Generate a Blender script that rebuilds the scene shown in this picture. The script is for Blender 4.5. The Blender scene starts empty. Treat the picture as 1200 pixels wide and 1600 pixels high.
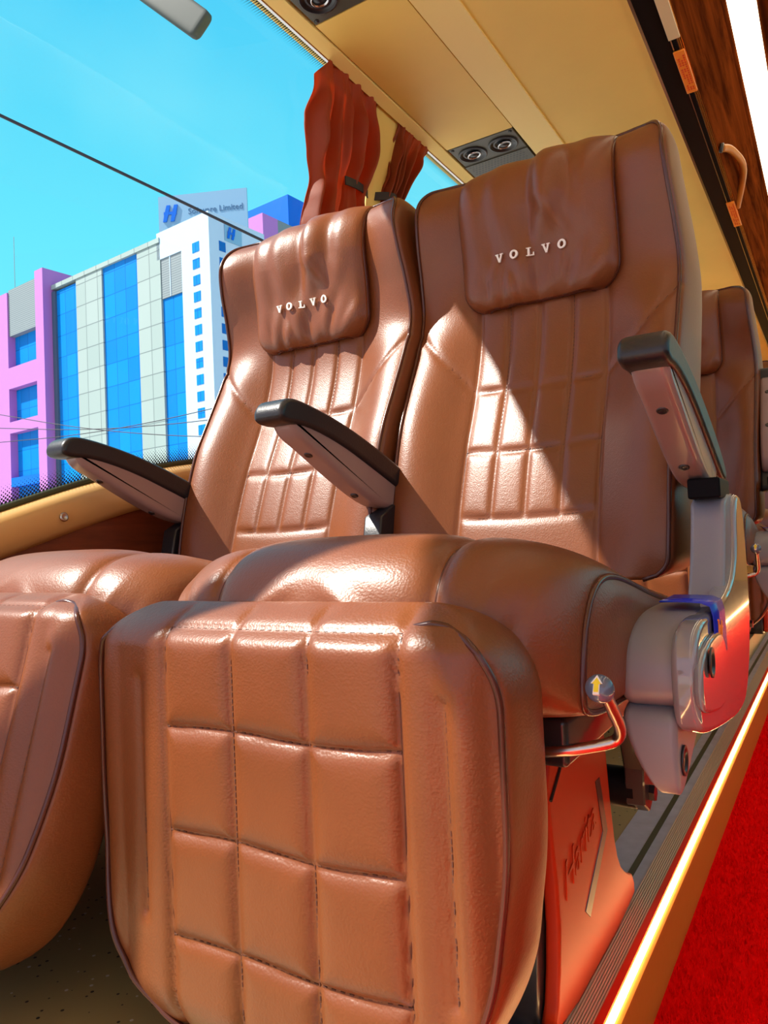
import bpy, math, random
import numpy as np
from mathutils import Vector, Matrix, noise
random.seed(4)
SC = bpy.context.scene
COL = SC.collection

# ------------------------------------------------------------------ camera, sky, sun, exposure
def cam_setup():
    f, cx, cy = 1150.0, 600.0, 800.0
    d = np.array([710.0, 15.0, f]); Y = d / np.linalg.norm(d)
    roll = -0.045; c = (d[1] - roll * d[0]) / f
    up = np.array([roll, -1.0, c]); Z = up / np.linalg.norm(up)
    X = np.cross(Y, Z); R = np.array([X, Y, Z])
    cam = bpy.data.cameras.new('camera'); o = bpy.data.objects.new('camera', cam); COL.objects.link(o)
    m = Matrix.Identity(4)
    cols = [R @ np.array([1, 0, 0]), R @ np.array([0, -1, 0]), R @ np.array([0, 0, -1])]
    for j in range(3):
        for i in range(3): m[i][j] = float(cols[j][i])
    m.translation = Vector((0, 0, 0.5))
    o.matrix_world = m
    cam.sensor_fit = 'HORIZONTAL'; cam.sensor_width = 36; cam.lens = 36 * f / 1200
    cam.clip_start = 0.02; cam.clip_end = 1000
    SC.camera = o
cam_setup()
SC.view_settings.view_transform = 'Standard'
try: SC.view_settings.look = 'None'
except Exception: pass
SC.view_settings.gamma = 1; SC.view_settings.use_curve_mapping = False
SC.view_settings.exposure = 0.04
WORLD_STRENGTH = 1.0
SUN_STRENGTH = 9.5
TO_SUN = Vector((-0.53, -0.42, 0.875))
SUN_ANGLE = 0.012

w = bpy.data.worlds.new('sky'); SC.world = w; w.use_nodes = True
nt = w.node_tree; nt.nodes.clear()
out = nt.nodes.new('ShaderNodeOutputWorld'); bg = nt.nodes.new('ShaderNodeBackground')
tc = nt.nodes.new('ShaderNodeTexCoord'); sep = nt.nodes.new('ShaderNodeSeparateXYZ')
nt.links.new(tc.outputs['Generated'], sep.inputs[0])
# blue clear part of the sky over the street side, with thin haze; pale mauve-white added ahead, out of view, to tint the cabin light
rampz = nt.nodes.new('ShaderNodeValToRGB')
e = rampz.color_ramp.elements
e[0].position = 0.0; e[0].color = (0.20, 0.93, 1.0, 1)
e[1].position = 0.75; e[1].color = (0.045, 0.54, 0.93, 1)
e2 = e.new(0.32); e2.color = (0.16, 0.85, 1.0, 1)
nt.links.new(sep.outputs[2], rampz.inputs[0])
nz = nt.nodes.new('ShaderNodeTexNoise'); nz.inputs['Scale'].default_value = 2.6; nz.inputs['Detail'].default_value = 3
nt.links.new(tc.outputs['Generated'], nz.inputs['Vector'])
cr = nt.nodes.new('ShaderNodeMapRange'); cr.inputs[1].default_value = 0.42; cr.inputs[2].default_value = 0.72; cr.inputs[3].default_value = 0; cr.inputs[4].default_value = 0.45
nt.links.new(nz.outputs[0], cr.inputs[0])
mx = nt.nodes.new('ShaderNodeMix'); mx.data_type = 'RGBA'
nt.links.new(cr.outputs[0], mx.inputs[0]); nt.links.new(rampz.outputs[0], mx.inputs[6]); mx.inputs[7].default_value = (0.36, 0.95, 1.0, 1)
fr = nt.nodes.new('ShaderNodeMapRange'); fr.inputs[1].default_value = 0.35; fr.inputs[2].default_value = -0.35; fr.inputs[3].default_value = 0; fr.inputs[4].default_value = 1
nt.links.new(sep.outputs[1], fr.inputs[0])
mx2 = nt.nodes.new('ShaderNodeMix'); mx2.data_type = 'RGBA'
nt.links.new(fr.outputs[0], mx2.inputs[0]); nt.links.new(mx.outputs[2], mx2.inputs[6]); mx2.inputs[7].default_value = (0.80, 0.80, 1.05, 1)
nt.links.new(mx2.outputs[2], bg.inputs[0]); bg.inputs[1].default_value = WORLD_STRENGTH
nt.links.new(bg.outputs[0], out.inputs[0])

sl = bpy.data.lights.new('sun', 'SUN'); sl.energy = SUN_STRENGTH; sl.angle = SUN_ANGLE; sl.color = (1.0, 0.93, 0.82)
so = bpy.data.objects.new('sun', sl); COL.objects.link(so)
so.rotation_euler = TO_SUN.to_track_quat('Z', 'Y').to_euler(); so.location = (-20, -10, 30)

# ------------------------------------------------------------------ materials
def srgb(r, g, b):
    f = lambda c: (c / 255 / 12.92) if c / 255 <= 0.04045 else ((c / 255 + 0.055) / 1.055) ** 2.4
    return (f(r), f(g), f(b))
def mat(name, col, rough=0.5, metal=0.0, bump=0.0, bscale=200.0, var=0.0, vscale=5.0, emis=None, estr=0, coat=0.0, spec=0.5, voro=False):
    m = bpy.data.materials.new(name); m.use_nodes = True; t = m.node_tree
    p = t.nodes['Principled BSDF']
    p.inputs['Base Color'].default_value = (*col, 1); p.inputs['Roughness'].default_value = rough
    p.inputs['Metallic'].default_value = metal; p.inputs['Coat Weight'].default_value = coat
    p.inputs['Specular IOR Level'].default_value = spec
    co = t.nodes.new('ShaderNodeTexCoord')
    if bump:
        if voro:
            n = t.nodes.new('ShaderNodeTexVoronoi'); n.inputs['Scale'].default_value = bscale; n.feature = 'SMOOTH_F1'
            n2 = t.nodes.new('ShaderNodeTexNoise'); n2.inputs['Scale'].default_value = bscale * .35; n2.inputs['Detail'].default_value = 4
            t.links.new(co.outputs['Object'], n2.inputs['Vector'])
            ad = t.nodes.new('ShaderNodeMath'); ad.operation = 'ADD'
            t.links.new(n.outputs['Distance'], ad.inputs[0]); t.links.new(n2.outputs[0], ad.inputs[1]); h = ad.outputs[0]
        else:
            n = t.nodes.new('ShaderNodeTexNoise'); n.inputs['Scale'].default_value = bscale; n.inputs['Detail'].default_value = 4; h = n.outputs[0]
        t.links.new(co.outputs['Object'], n.inputs['Vector'])
        b = t.nodes.new('ShaderNodeBump'); b.inputs['Strength'].default_value = bump; b.inputs['Distance'].default_value = 0.0015
        t.links.new(h, b.inputs['Height']); t.links.new(b.outputs[0], p.inputs['Normal'])
    if var:
        n3 = t.nodes.new('ShaderNodeTexNoise'); n3.inputs['Scale'].default_value = vscale; n3.inputs['Detail'].default_value = 5
        t.links.new(co.outputs['Object'], n3.inputs['Vector'])
        mr = t.nodes.new('ShaderNodeMapRange'); mr.inputs[1].default_value = .3; mr.inputs[2].default_value = .7; mr.inputs[3].default_value = 1 - var; mr.inputs[4].default_value = 1 + var
        t.links.new(n3.outputs[0], mr.inputs[0])
        vm = t.nodes.new('ShaderNodeVectorMath'); vm.operation = 'SCALE'; vm.inputs[0].default_value = col
        t.links.new(mr.outputs[0], vm.inputs['Scale']); t.links.new(vm.outputs[0], p.inputs['Base Color'])
    if emis:
        p.inputs['Emission Color'].default_value = (*emis, 1); p.inputs['Emission Strength'].default_value = estr
    return m
def wood(name, c1, c2, scale, stretch=(1, 1, 1), rough=0.35, coat=0.3):
    m = mat(name, c1, rough, coat=coat); t = m.node_tree; p = t.nodes['Principled BSDF']
    co = t.nodes.new('ShaderNodeTexCoord'); mp = t.nodes.new('ShaderNodeMapping'); mp.inputs['Scale'].default_value = stretch
    n = t.nodes.new('ShaderNodeTexNoise'); n.inputs['Scale'].default_value = scale; n.inputs['Detail'].default_value = 7; n.inputs['Roughness'].default_value = .65; n.inputs['Distortion'].default_value = .6
    r = t.nodes.new('ShaderNodeValToRGB'); r.color_ramp.elements[0].position = .35; r.color_ramp.elements[1].position = .66
    r.color_ramp.elements[0].color = (*c1, 1); r.color_ramp.elements[1].color = (*c2, 1)
    t.links.new(co.outputs['Object'], mp.inputs[0]); t.links.new(mp.outputs[0], n.inputs['Vector']); t.links.new(n.outputs[0], r.inputs[0]); t.links.new(r.outputs[0], p.inputs['Base Color'])
    return m
M = {}
M['leather'] = mat('brown_leather', (0.178, 0.051, 0.015), 0.38, bump=0.15, bscale=480, var=0.08, vscale=9, voro=True)
M['piping'] = mat('dark_piping', (0.075, 0.02, 0.013), 0.25)
M['thread'] = mat('brown_thread', (0.10, 0.035, 0.02), 0.7)
M['white_thread'] = mat('white_thread', (0.85, 0.82, 0.78), 0.5)
M['black'] = mat('black_plastic', (0.012, 0.012, 0.016), 0.38, bump=.2, bscale=300)
M['blackgloss'] = mat('black_gloss', (0.008, 0.007, 0.008), 0.35, spec=.03)
M['grey'] = mat('grey_plastic', (0.24, 0.235, 0.27), 0.32, bump=.08, bscale=500)
M['shield'] = mat('glossy_grey_plastic', (0.25, 0.245, 0.27), 0.08, coat=.8)
M['armshell'] = mat('warm_grey_plastic', (0.30, 0.21, 0.20), 0.2)
M['steel'] = mat('steel', (0.55, 0.5, 0.45), 0.28, 1.0)
M['darkmetal'] = mat('dark_painted_metal', (0.02, 0.018, 0.02), 0.3, coat=.3)
M['base_reflect'] = mat('carpet_reflection_panel', (0.42, 0.028, 0.004), 0.45, spec=.25)  # grey plastic; red reflection of the carpet put into the base colour
M['beige'] = mat('beige_panel', (0.86, 0.60, 0.15), 0.55, bump=.15, bscale=150, var=.05, vscale=3)
M['beige_light'] = mat('light_beige_panel', (0.92, 0.70, 0.24), 0.5, bump=.1, bscale=150)
M['trim'] = mat('beige_trim', (0.66, 0.40, 0.14), 0.35)
M['gasket'] = mat('dark_gasket', (0.05, 0.055, 0.02), 0.5)
M['wall_wood'] = wood('red_wood_panel', (0.12, 0.022, 0.006), (0.26, 0.055, 0.016), 9, (1, .25, 3))
M['ceil_wood'] = wood('dark_wood_ceiling', (0.045, 0.010, 0.003), (0.20, 0.045, 0.009), 9, (2.5, .22, 2.5), .55, 0); M['ceil_wood'].node_tree.nodes['Principled BSDF'].inputs['Specular IOR Level'].default_value = 0
M['floor'] = mat('speckled_floor', (0.20, 0.15, 0.07), 0.45)
M['floor_grey'] = mat('grey_floor_strip', (0.42, 0.42, 0.48), 0.45, bump=.15, bscale=120, var=.12, vscale=30)
M['ribbed'] = mat('ribbed_aluminium', (0.85, 0.66, 0.46), 0.42, 0.3)
M['redband'] = mat('red_band', (0.9, 0.02, 0.005), 0.4)
M['riser'] = mat('orange_brown_riser', (0.60, 0.22, 0.03), 0.4, bump=.2, bscale=80)
M['carpet'] = mat('red_carpet', (1.0, 0.003, 0.003), 0.95, bump=1.0, bscale=260, spec=0.05)
M['led'] = mat('led_warm', (1, .8, .5), 0.5, emis=(1.0, 0.60, 0.24), estr=20)
M['led2'] = mat('led_ceiling', (1, .9, .7), 0.5, emis=(1.0, 0.82, 0.55), estr=4.5)
M['bulb'] = M['led']
M['curtain'] = mat('orange_curtain', (0.24, 0.045, 0.010), 0.6, bump=.3, bscale=350)
M['strap'] = mat('black_strap', (0.02, 0.015, 0.02), 0.5)
M['vent'] = mat('dark_grey_vent', (0.07, 0.068, 0.05), 0.42)
M['ventblack'] = mat('vent_black', (0.008, 0.008, 0.012), 0.3)
M['ring'] = mat('chrome_ring', (0.6, 0.6, 0.62), 0.2, 1.0)
M['orange_tag'] = mat('orange_tag', (0.95, 0.27, 0.02), 0.4)
M['tag_ink'] = mat('tag_ink', (0.75, 0.06, 0.01), 0.5)
M['cream_tag'] = mat('cream_tag', (0.75, 0.6, 0.35), 0.4)
M['blue'] = mat('blue_sticker', (0.01, 0.03, 0.55), 0.25)
M['yellow'] = mat('yellow_mark', (0.9, 0.75, 0.02), 0.4)
M['white'] = mat('white_mark', (0.85, 0.85, 0.85), 0.4)
M['knob'] = mat('blue_grey_knob', (0.10, 0.13, 0.2), 0.18, coat=.5)
M['mirror_grey'] = mat('grey_green_housing', (0.035, 0.05, 0.047), 0.7)
M['gold'] = mat('gold_trim', (0.75, 0.38, 0.10), 0.25, 0.8)
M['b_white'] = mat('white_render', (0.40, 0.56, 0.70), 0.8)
M['b_blue'] = mat('blue_curtain_glass', (0.0, 0.20, 0.62), 0.5, spec=.08, var=.15, vscale=.35)
M['b_bluebox'] = mat('blue_cladding', (0.0, 0.13, 0.60), 0.6, spec=.1)
M['b_pink'] = mat('lilac_render', (0.40, 0.16, 0.48), 0.8)
M['b_louver'] = mat('grey_louver', (0.26, 0.32, 0.33), 0.7)
M['b_sign'] = mat('sign_board', (0.17, 0.36, 0.52), 0.5)
M['b_ink'] = mat('sign_lettering', (0.02, 0.12, 0.25), 0.5)
M['b_dark'] = mat('dark_reveal', (0.05, 0.10, 0.16), 0.8)
M['wire'] = mat('black_cable', (0.005, 0.007, 0.02), 0.6)
M['mast'] = mat('mast_metal', (0.3, 0.35, 0.4), 0.5)
M['ground'] = mat('street_asphalt', (0.45, 0.43, 0.40), 0.9, var=.1, vscale=.3)

# translucent lit curtain
t = M['curtain'].node_tree; p = t.nodes['Principled BSDF']; tr = t.nodes.new('ShaderNodeBsdfTranslucent'); tr.inputs[0].default_value = (0.9, 0.20, 0.015, 1)
ms = t.nodes.new('ShaderNodeMixShader'); ms.inputs[0].default_value = .36
t.links.new(p.outputs[0], ms.inputs[1]); t.links.new(tr.outputs[0], ms.inputs[2]); t.links.new(ms.outputs[0], t.nodes['Material Output'].inputs[0])

# speckled floor
t = M['floor'].node_tree; p = t.nodes['Principled BSDF']; co = t.nodes.new('ShaderNodeTexCoord')
v = t.nodes.new('ShaderNodeTexVoronoi'); v.inputs['Scale'].default_value = 95; t.links.new(co.outputs['Object'], v.inputs['Vector'])
cmp = t.nodes.new('ShaderNodeMath'); cmp.operation = 'LESS_THAN'; cmp.inputs[1].default_value = .2; t.links.new(v.outputs['Distance'], cmp.inputs[0])
wn = t.nodes.new('ShaderNodeSeparateColor'); t.links.new(v.outputs['Color'], wn.inputs[0])
g1 = t.nodes.new('ShaderNodeMath'); g1.operation = 'GREATER_THAN'; g1.inputs[1].default_value = .55; t.links.new(wn.outputs[0], g1.inputs[0])
mu = t.nodes.new('ShaderNodeMath'); mu.operation = 'MULTIPLY'; t.links.new(cmp.outputs[0], mu.inputs[0]); t.links.new(g1.outputs[0], mu.inputs[1])
rr = t.nodes.new('ShaderNodeValToRGB'); rr.color_ramp.interpolation = 'CONSTANT'
rr.color_ramp.elements[0].color = (.02, .015, .01, 1); rr.color_ramp.elements[1].position = .7; rr.color_ramp.elements[1].color = (.55, .5, .42, 1)
t.links.new(wn.outputs[1], rr.inputs[0])
mxc = t.nodes.new('ShaderNodeMix'); mxc.data_type = 'RGBA'; mxc.inputs[6].default_value = (0.33, 0.25, 0.10, 1)
t.links.new(mu.outputs[0], mxc.inputs[0]); t.links.new(rr.outputs[0], mxc.inputs[7]); t.links.new(mxc.outputs[2], p.inputs['Base Color'])

# facade tiles: joints as a surface pattern
m = mat('grey_facade_tiles', (0.45, .58, .55), .6); M['b_tile'] = m; t = m.node_tree; p = t.nodes['Principled BSDF']
co = t.nodes.new('ShaderNodeTexCoord'); mp = t.nodes.new('ShaderNodeMapping'); mp.inputs['Rotation'].default_value = (math.pi / 2, 0, 0)
br = t.nodes.new('ShaderNodeTexBrick'); br.offset = 0; br.inputs['Scale'].default_value = 1; br.inputs['Brick Width'].default_value = 2.5; br.inputs['Row Height'].default_value = 2.7
br.inputs['Mortar Size'].default_value = .06; br.inputs['Color1'].default_value = (.29, .39, .37, 1); br.inputs['Color2'].default_value = (.26, .36, .34, 1); br.inputs['Mortar'].default_value = (.13, .19, .19, 1)
t.links.new(co.outputs['Object'], mp.inputs[0]); t.links.new(mp.outputs[0], br.inputs['Vector']); t.links.new(br.outputs[0], p.inputs['Base Color'])
m = M['b_blue']; t = m.node_tree; p = t.nodes['Principled BSDF']
co = t.nodes.new('ShaderNodeTexCoord'); mp = t.nodes.new('ShaderNodeMapping'); mp.inputs['Rotation'].default_value = (math.pi / 2, 0, 0)
br = t.nodes.new('ShaderNodeTexBrick'); br.offset = 0; br.inputs['Scale'].default_value = 1; br.inputs['Brick Width'].default_value = 2.1; br.inputs['Row Height'].default_value = 2.7
br.inputs['Mortar Size'].default_value = .05; br.inputs['Color1'].default_value = (0, .23, .68, 1); br.inputs['Color2'].default_value = (0, .18, .56, 1); br.inputs['Mortar'].default_value = (0, .12, .42, 1)
t.links.new(co.outputs['Object'], mp.inputs[0]); t.links.new(mp.outputs[0], br.inputs['Vector']); t.links.new(br.outputs[0], p.inputs['Base Color'])
m = M['b_louver']; t = m.node_tree; p = t.nodes['Principled BSDF']; co = t.nodes.new('ShaderNodeTexCoord')
wv = t.nodes.new('ShaderNodeTexWave'); wv.bands_direction = 'Z'; wv.inputs['Scale'].default_value = 1.2; t.links.new(co.outputs['Object'], wv.inputs['Vector'])
rp = t.nodes.new('ShaderNodeValToRGB'); rp.color_ramp.elements[0].color = (.12,.17,.19, 1); rp.color_ramp.elements[1].color = (.22, .28, .29, 1)
t.links.new(wv.outputs[0], rp.inputs[0]); t.links.new(rp.outputs[0], p.inputs['Base Color'])

def glass_mat():
    m = bpy.data.materials.new('window_glass_with_dot_border'); m.use_nodes = True; t = m.node_tree; t.nodes.clear()
    o = t.nodes.new('ShaderNodeOutputMaterial'); tr = t.nodes.new('ShaderNodeBsdfTransparent'); gl = t.nodes.new('ShaderNodeBsdfGlossy'); gl.inputs['Roughness'].default_value = .02
    fz = t.nodes.new('ShaderNodeFresnel'); fz.inputs[0].default_value = 1.25
    a = t.nodes.new('ShaderNodeMixShader'); t.links.new(fz.outputs[0], a.inputs[0]); t.links.new(tr.outputs[0], a.inputs[1]); t.links.new(gl.outputs[0], a.inputs[2])
    tr.inputs[0].default_value = (.97, .99, 1, 1)
    # dots: uv.x = metres along the pane, uv.y = metres from the nearer printed edge
    uv = t.nodes.new('ShaderNodeUVMap'); uv.uv_map = 'UVMap'
    mp = t.nodes.new('ShaderNodeMapping'); mp.inputs['Rotation'].default_value = (0, 0, math.pi / 4); t.links.new(uv.outputs[0], mp.inputs[0])
    sc = t.nodes.new('ShaderNodeVectorMath'); sc.operation = 'SCALE'; sc.inputs['Scale'].default_value = 1 / 0.0052; t.links.new(mp.outputs[0], sc.inputs[0])
    fr = t.nodes.new('ShaderNodeVectorMath'); fr.operation = 'FRACTION'; t.links.new(sc.outputs[0], fr.inputs[0])
    sb = t.nodes.new('ShaderNodeVectorMath'); sb.operation = 'SUBTRACT'; sb.inputs[1].default_value = (.5, .5, 0); t.links.new(fr.outputs[0], sb.inputs[0])
    ln = t.nodes.new('ShaderNodeVectorMath'); ln.operation = 'LENGTH'; t.links.new(sb.outputs[0], ln.inputs[0])
    s = t.nodes.new('ShaderNodeSeparateXYZ'); t.links.new(uv.outputs[0], s.inputs[0])
    r = t.nodes.new('ShaderNodeMapRange'); r.inputs[1].default_value = 0.0; r.inputs[2].default_value = .048; r.inputs[3].default_value = .62; r.inputs[4].default_value = .0
    t.links.new(s.outputs[1], r.inputs[0])
    lt = t.nodes.new('ShaderNodeMath'); lt.operation = 'LESS_THAN'; t.links.new(ln.outputs[1], lt.inputs[0]); t.links.new(r.outputs[0], lt.inputs[1])
    df = t.nodes.new('ShaderNodeBsdfPrincipled'); df.inputs['Base Color'].default_value = (.02, .03, .05, 1)
    b = t.nodes.new('ShaderNodeMixShader'); t.links.new(lt.outputs[0], b.inputs[0]); t.links.new(a.outputs[0], b.inputs[1]); t.links.new(df.outputs[0], b.inputs[2])
    t.links.new(b.outputs[0], o.inputs[0]); return m
M['glass'] = glass_mat()

# ------------------------------------------------------------------ object helpers
def link(name, me, m, parent=None, smooth=True, loc=None):
    me.name = name
    o = bpy.data.objects.new(name, me); COL.objects.link(o)
    if m is not None: me.materials.append(M[m] if isinstance(m, str) else m)
    if smooth:
        for p in me.polygons: p.use_smooth = True
    if parent is not None: o.parent = parent
    if loc is not None: o.location = loc
    return o
def empty(name, loc=(0, 0, 0), rz=0):
    o = bpy.data.objects.new(name, None); COL.objects.link(o); o.location = loc; o.rotation_euler = (0, 0, rz); o.empty_display_size = .1
    return o
def tag(o, label=None, cat=None, group=None, kind=None):
    if label: o['label'] = label
    if cat: o['category'] = cat
    if group: o['group'] = group
    if kind: o['kind'] = kind
    return o
def children(o): return [c for c in bpy.data.objects if c.parent == o]
def copy_tree(o, parent=None):
    kids = children(o)
    c = o.copy(); COL.objects.link(c); c.parent = parent
    for k in kids: copy_tree(k, c)
    return c

FLATCAP = ('armrest_pad', 'armrest_shell', 'armrest_upright', 'side_shield', 'raised_plate', 'side_pod', 'lower_tongue', 'pedestal_panel', 'pedestal_post', 'pedestal')
class MB:
    def __init__(s): s.v = []; s.f = []
    def add(s, vs, fs):
        n = len(s.v); s.v += [tuple(map(float, v)) for v in vs]; s.f += [tuple(i + n for i in f) for f in fs]; return s
    def box(s, a, b):
        x0, y0, z0 = a; x1, y1, z1 = b
        return s.add([(x0, y0, z0), (x1, y0, z0), (x1, y1, z0), (x0, y1, z0), (x0, y0, z1), (x1, y0, z1), (x1, y1, z1), (x0, y1, z1)],
                     [(0, 3, 2, 1), (4, 5, 6, 7), (0, 1, 5, 4), (1, 2, 6, 5), (2, 3, 7, 6), (3, 0, 4, 7)])
    def loft(s, loops, cap=True):
        n = len(loops[0]); vs = [p for l in loops for p in l]; fs = []
        for i in range(len(loops) - 1):
            for j in range(n):
                k = (j + 1) % n; fs.append((i * n + j, i * n + k, (i + 1) * n + k, (i + 1) * n + j))
        if cap:
            fs.append(tuple(range(n))[::-1]); fs.append(tuple((len(loops) - 1) * n + j for j in range(n)))
        return s.add(vs, fs)
    def tube(s, path, r, n=10, closed=False):
        P = [Vector(p) for p in path]; L = []
        rr = r if isinstance(r, (list, tuple)) else [r] * len(P)
        prev = None
        for i, p in enumerate(P):
            if closed: d = P[(i + 1) % len(P)] - P[i - 1]
            else: d = P[min(i + 1, len(P) - 1)] - P[max(i - 1, 0)]
            if d.length < 1e-9: d = Vector((0, 0, 1))
            d.normalize()
            if prev is None: u = d.orthogonal().normalized()
            else:
                u = prev - d * prev.dot(d); u = u.normalized() if u.length > 1e-6 else d.orthogonal().normalized()
            prev = u; w_ = d.cross(u)
            L.append([tuple(p + (u * math.cos(t) + w_ * math.sin(t)) * rr[i]) for t in [2 * math.pi * k / n for k in range(n)]])
        if closed: L.append(L[0])
        return s.loft(L, not closed)
    def lathe(s, prof, o=(0, 0, 0), ax=(0, 0, 1), n=24):
        ax = Vector(ax).normalized(); u = ax.orthogonal().normalized(); w_ = ax.cross(u); o = Vector(o)
        return s.loft([[tuple(o + ax * h + (u * math.cos(t) + w_ * math.sin(t)) * max(r, 1e-4)) for t in [2 * math.pi * k / n for k in range(n)]] for r, h in prof])
    def grid(s, g, flip=False):
        ny, nx = len(g), len(g[0]); vs = [p for r in g for p in r]; fs = []
        for i in range(ny - 1):
            for j in range(nx - 1):
                a = (i * nx + j, i * nx + j + 1, (i + 1) * nx + j + 1, (i + 1) * nx + j); fs.append(a[::-1] if flip else a)
        return s.add(vs, fs)
    def mesh(s, off=(0, 0, 0)):
        me = bpy.data.meshes.new('m'); ox, oy, oz = off
        me.from_pydata([(x - ox, y - oy, z - oz) for x, y, z in s.v], [], s.f); me.update()
        return me
    def build(s, name, m, parent=None, off=(0, 0, 0), smooth=False, loc=None, bevel=0, recalc=True, angle=None, seg=3):
        me = s.mesh(off)
        if recalc:
            import bmesh
            b = bmesh.new(); b.from_mesh(me); bmesh.ops.recalc_face_normals(b, faces=b.faces); b.to_mesh(me); b.free()
        o = link(name, me, m, parent, smooth, loc)
        if smooth and name in FLATCAP:
            for p in me.polygons:
                if len(p.vertices) > 4: p.use_smooth = False
            md = o.modifiers.new('wn', 'WEIGHTED_NORMAL'); md.weight = 100
        if bevel:
            md = o.modifiers.new('bevel', 'BEVEL'); md.width = bevel; md.segments = seg; md.limit_method = 'ANGLE'; md.angle_limit = math.radians(35)
            for p in me.polygons: p.use_smooth = True
            md.harden_normals = True
        elif angle:
            me.shade_auto = True if hasattr(me, 'shade_auto') else None
        return o
def chaikin(pts, it=2, closed=True):
    P = [np.array(p, float) for p in pts]
    for _ in range(it):
        Q = []; n = len(P)
        for i in range(n if closed else n - 1):
            a, b = P[i], P[(i + 1) % n]; Q += [a * .75 + b * .25, a * .25 + b * .75]
        if not closed: Q = [P[0]] + Q + [P[-1]]
        P = Q
    return P
def prism_yz(poly, x0, x1, bev=.006, nb=3, taper=None):
    """outline in (y,z) extruded along x with rounded rims"""
    P = np.array(poly, float)
    # vertex normals of the outline
    n = len(P); A = 0
    for i in range(n): A += P[i][0] * P[(i + 1) % n][1] - P[(i + 1) % n][0] * P[i][1]
    sg = 1 if A > 0 else -1
    N = []
    for i in range(n):
        d = P[(i + 1) % n] - P[i - 1]; l = np.linalg.norm(d) or 1; N.append(np.array([d[1], -d[0]]) / l * sg)
    N = np.array(N)
    loops = []
    def lp(x, ins): return [(x if taper is None else taper(x, q), q[0], q[1]) for q in (P - N * ins)]
    for k in range(nb + 1):
        a = math.pi / 2 * k / nb; loops.append(lp(x0 + bev * (1 - math.sin(a)), bev * (1 - math.cos(a)) if False else bev * (1 - math.sin(a)) * 0 + bev * math.cos(a)))
    # first rim: x grows from x0 to x0+bev while inset shrinks from bev to 0
    loops = [lp(x0 + bev * (1 - math.cos(math.pi / 2 * k / nb)), bev * (1 - math.sin(math.pi / 2 * k / nb))) for k in range(nb + 1)]
    loops += [lp(x1 - bev * (1 - math.cos(math.pi / 2 * k / nb)), bev * (1 - math.sin(math.pi / 2 * k / nb))) for k in range(nb, -1, -1)]
    return loops
def interp(tab, x):
    xs = [a for a, _ in tab]; ys = [b for _, b in tab]
    # smooth (monotone-ish) cubic via numpy hermite
    x = min(max(x, xs[0]), xs[-1])
    i = max(0, min(len(xs) - 2, int(np.searchsorted(xs, x)) - 1))
    h = xs[i + 1] - xs[i]; t_ = (x - xs[i]) / h
    def sl(k):
        if k == 0: return (ys[1] - ys[0]) / (xs[1] - xs[0])
        if k == len(xs) - 1: return (ys[-1] - ys[-2]) / (xs[-1] - xs[-2])
        return (ys[k + 1] - ys[k - 1]) / (xs[k + 1] - xs[k - 1])
    m0, m1 = sl(i) * h, sl(i + 1) * h
    return (2 * t_**3 - 3 * t_**2 + 1) * ys[i] + (t_**3 - 2 * t_**2 + t_) * m0 + (-2 * t_**3 + 3 * t_**2) * ys[i + 1] + (t_**3 - t_**2) * m1
def sstep(a, b, x):
    t_ = min(1, max(0, (x - a) / (b - a))); return t_ * t_ * (3 - 2 * t_)
def segdist(x, z, segs):
    best = 9
    for (x0, z0, x1, z1) in segs:
        dx, dz = x1 - x0, z1 - z0; L = dx * dx + dz * dz
        t_ = min(1, max(0, ((x - x0) * dx + (z - z0) * dz) / L)); d = math.hypot(x - x0 - t_ * dx, z - z0 - t_ * dz)
        if d < best: best = d
    return best
def stitches(mb, path, n_off=0.0, step=.0065, ln=.0042, r=.0007):
    """short thread dashes along a polyline"""
    P = [Vector(p) for p in path]; acc = 0; carry = 0
    for a, b in zip(P[:-1], P[1:]):
        L = (b - a).length
        if L < 1e-6: continue
        d = (b - a) / L; s_ = carry
        while s_ + ln < L:
            mb.tube([a + d * s_, a + d * (s_ + ln)], r, 4); s_ += step
        carry = max(0, s_ - L)
    return mb

# ------------------------------------------------------------------ the seat (local: x centred, y along the bus, z up; OY = reference)
OY = 0.85
O = (0, OY, 0)
ZT = 1.192; ZB = .43
EDGE = [(.42, 1.095), (.47, 1.09), (.53, 1.10), (.61, 1.12), (.70, 1.152), (.77, 1.19), (.86, 1.24), (.93, 1.27), (1.0, 1.262), (1.07, 1.243), (1.12, 1.238), (1.15, 1.25), (1.175, 1.272), (1.192, 1.305)]
CENT = [(.42, 1.10), (.53, 1.13), (.65, 1.175), (.765, 1.23), (.88, 1.268), (1.0, 1.275), (1.1, 1.265), (1.15, 1.27), (1.175, 1.285), (1.192, 1.31)]
BACK = [(.42, 1.27), (.6, 1.33), (.84, 1.42), (.95, 1.455), (1.03, 1.445), (1.09, 1.41), (1.14, 1.37), (1.175, 1.345), (1.192, 1.33)]
WID = [(.42, .218), (.47, .226), (.7, .232), (.93, .236), (1.0, .233), (1.1, .226), (1.192, .222)]
def back_w(z):
    w_ = interp(WID, z); r = .05
    if z > ZT - r: w_ -= r - math.sqrt(max(0, r * r - (z - ZT + r) ** 2))
    r = .03
    if z < ZB + r: w_ -= r - math.sqrt(max(0, r * r - (ZB + r - z) ** 2))
    return w_
IN = .118
B_ROWS = [.535, .65, .765]
def row_sag(x): return 0.006 * (1 - (x / IN) ** 2)
B_SEGS = [(-IN, .43, -IN, 1.0), (IN, .43, IN, 1.0), (-.059, .535, -.059, 1.0), (0, .535, 0, 1.0), (.059, .535, .059, 1.0)]
DIAG = [(-IN, .762, -.236, .895), (IN, .762, .236, .895)]
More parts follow.
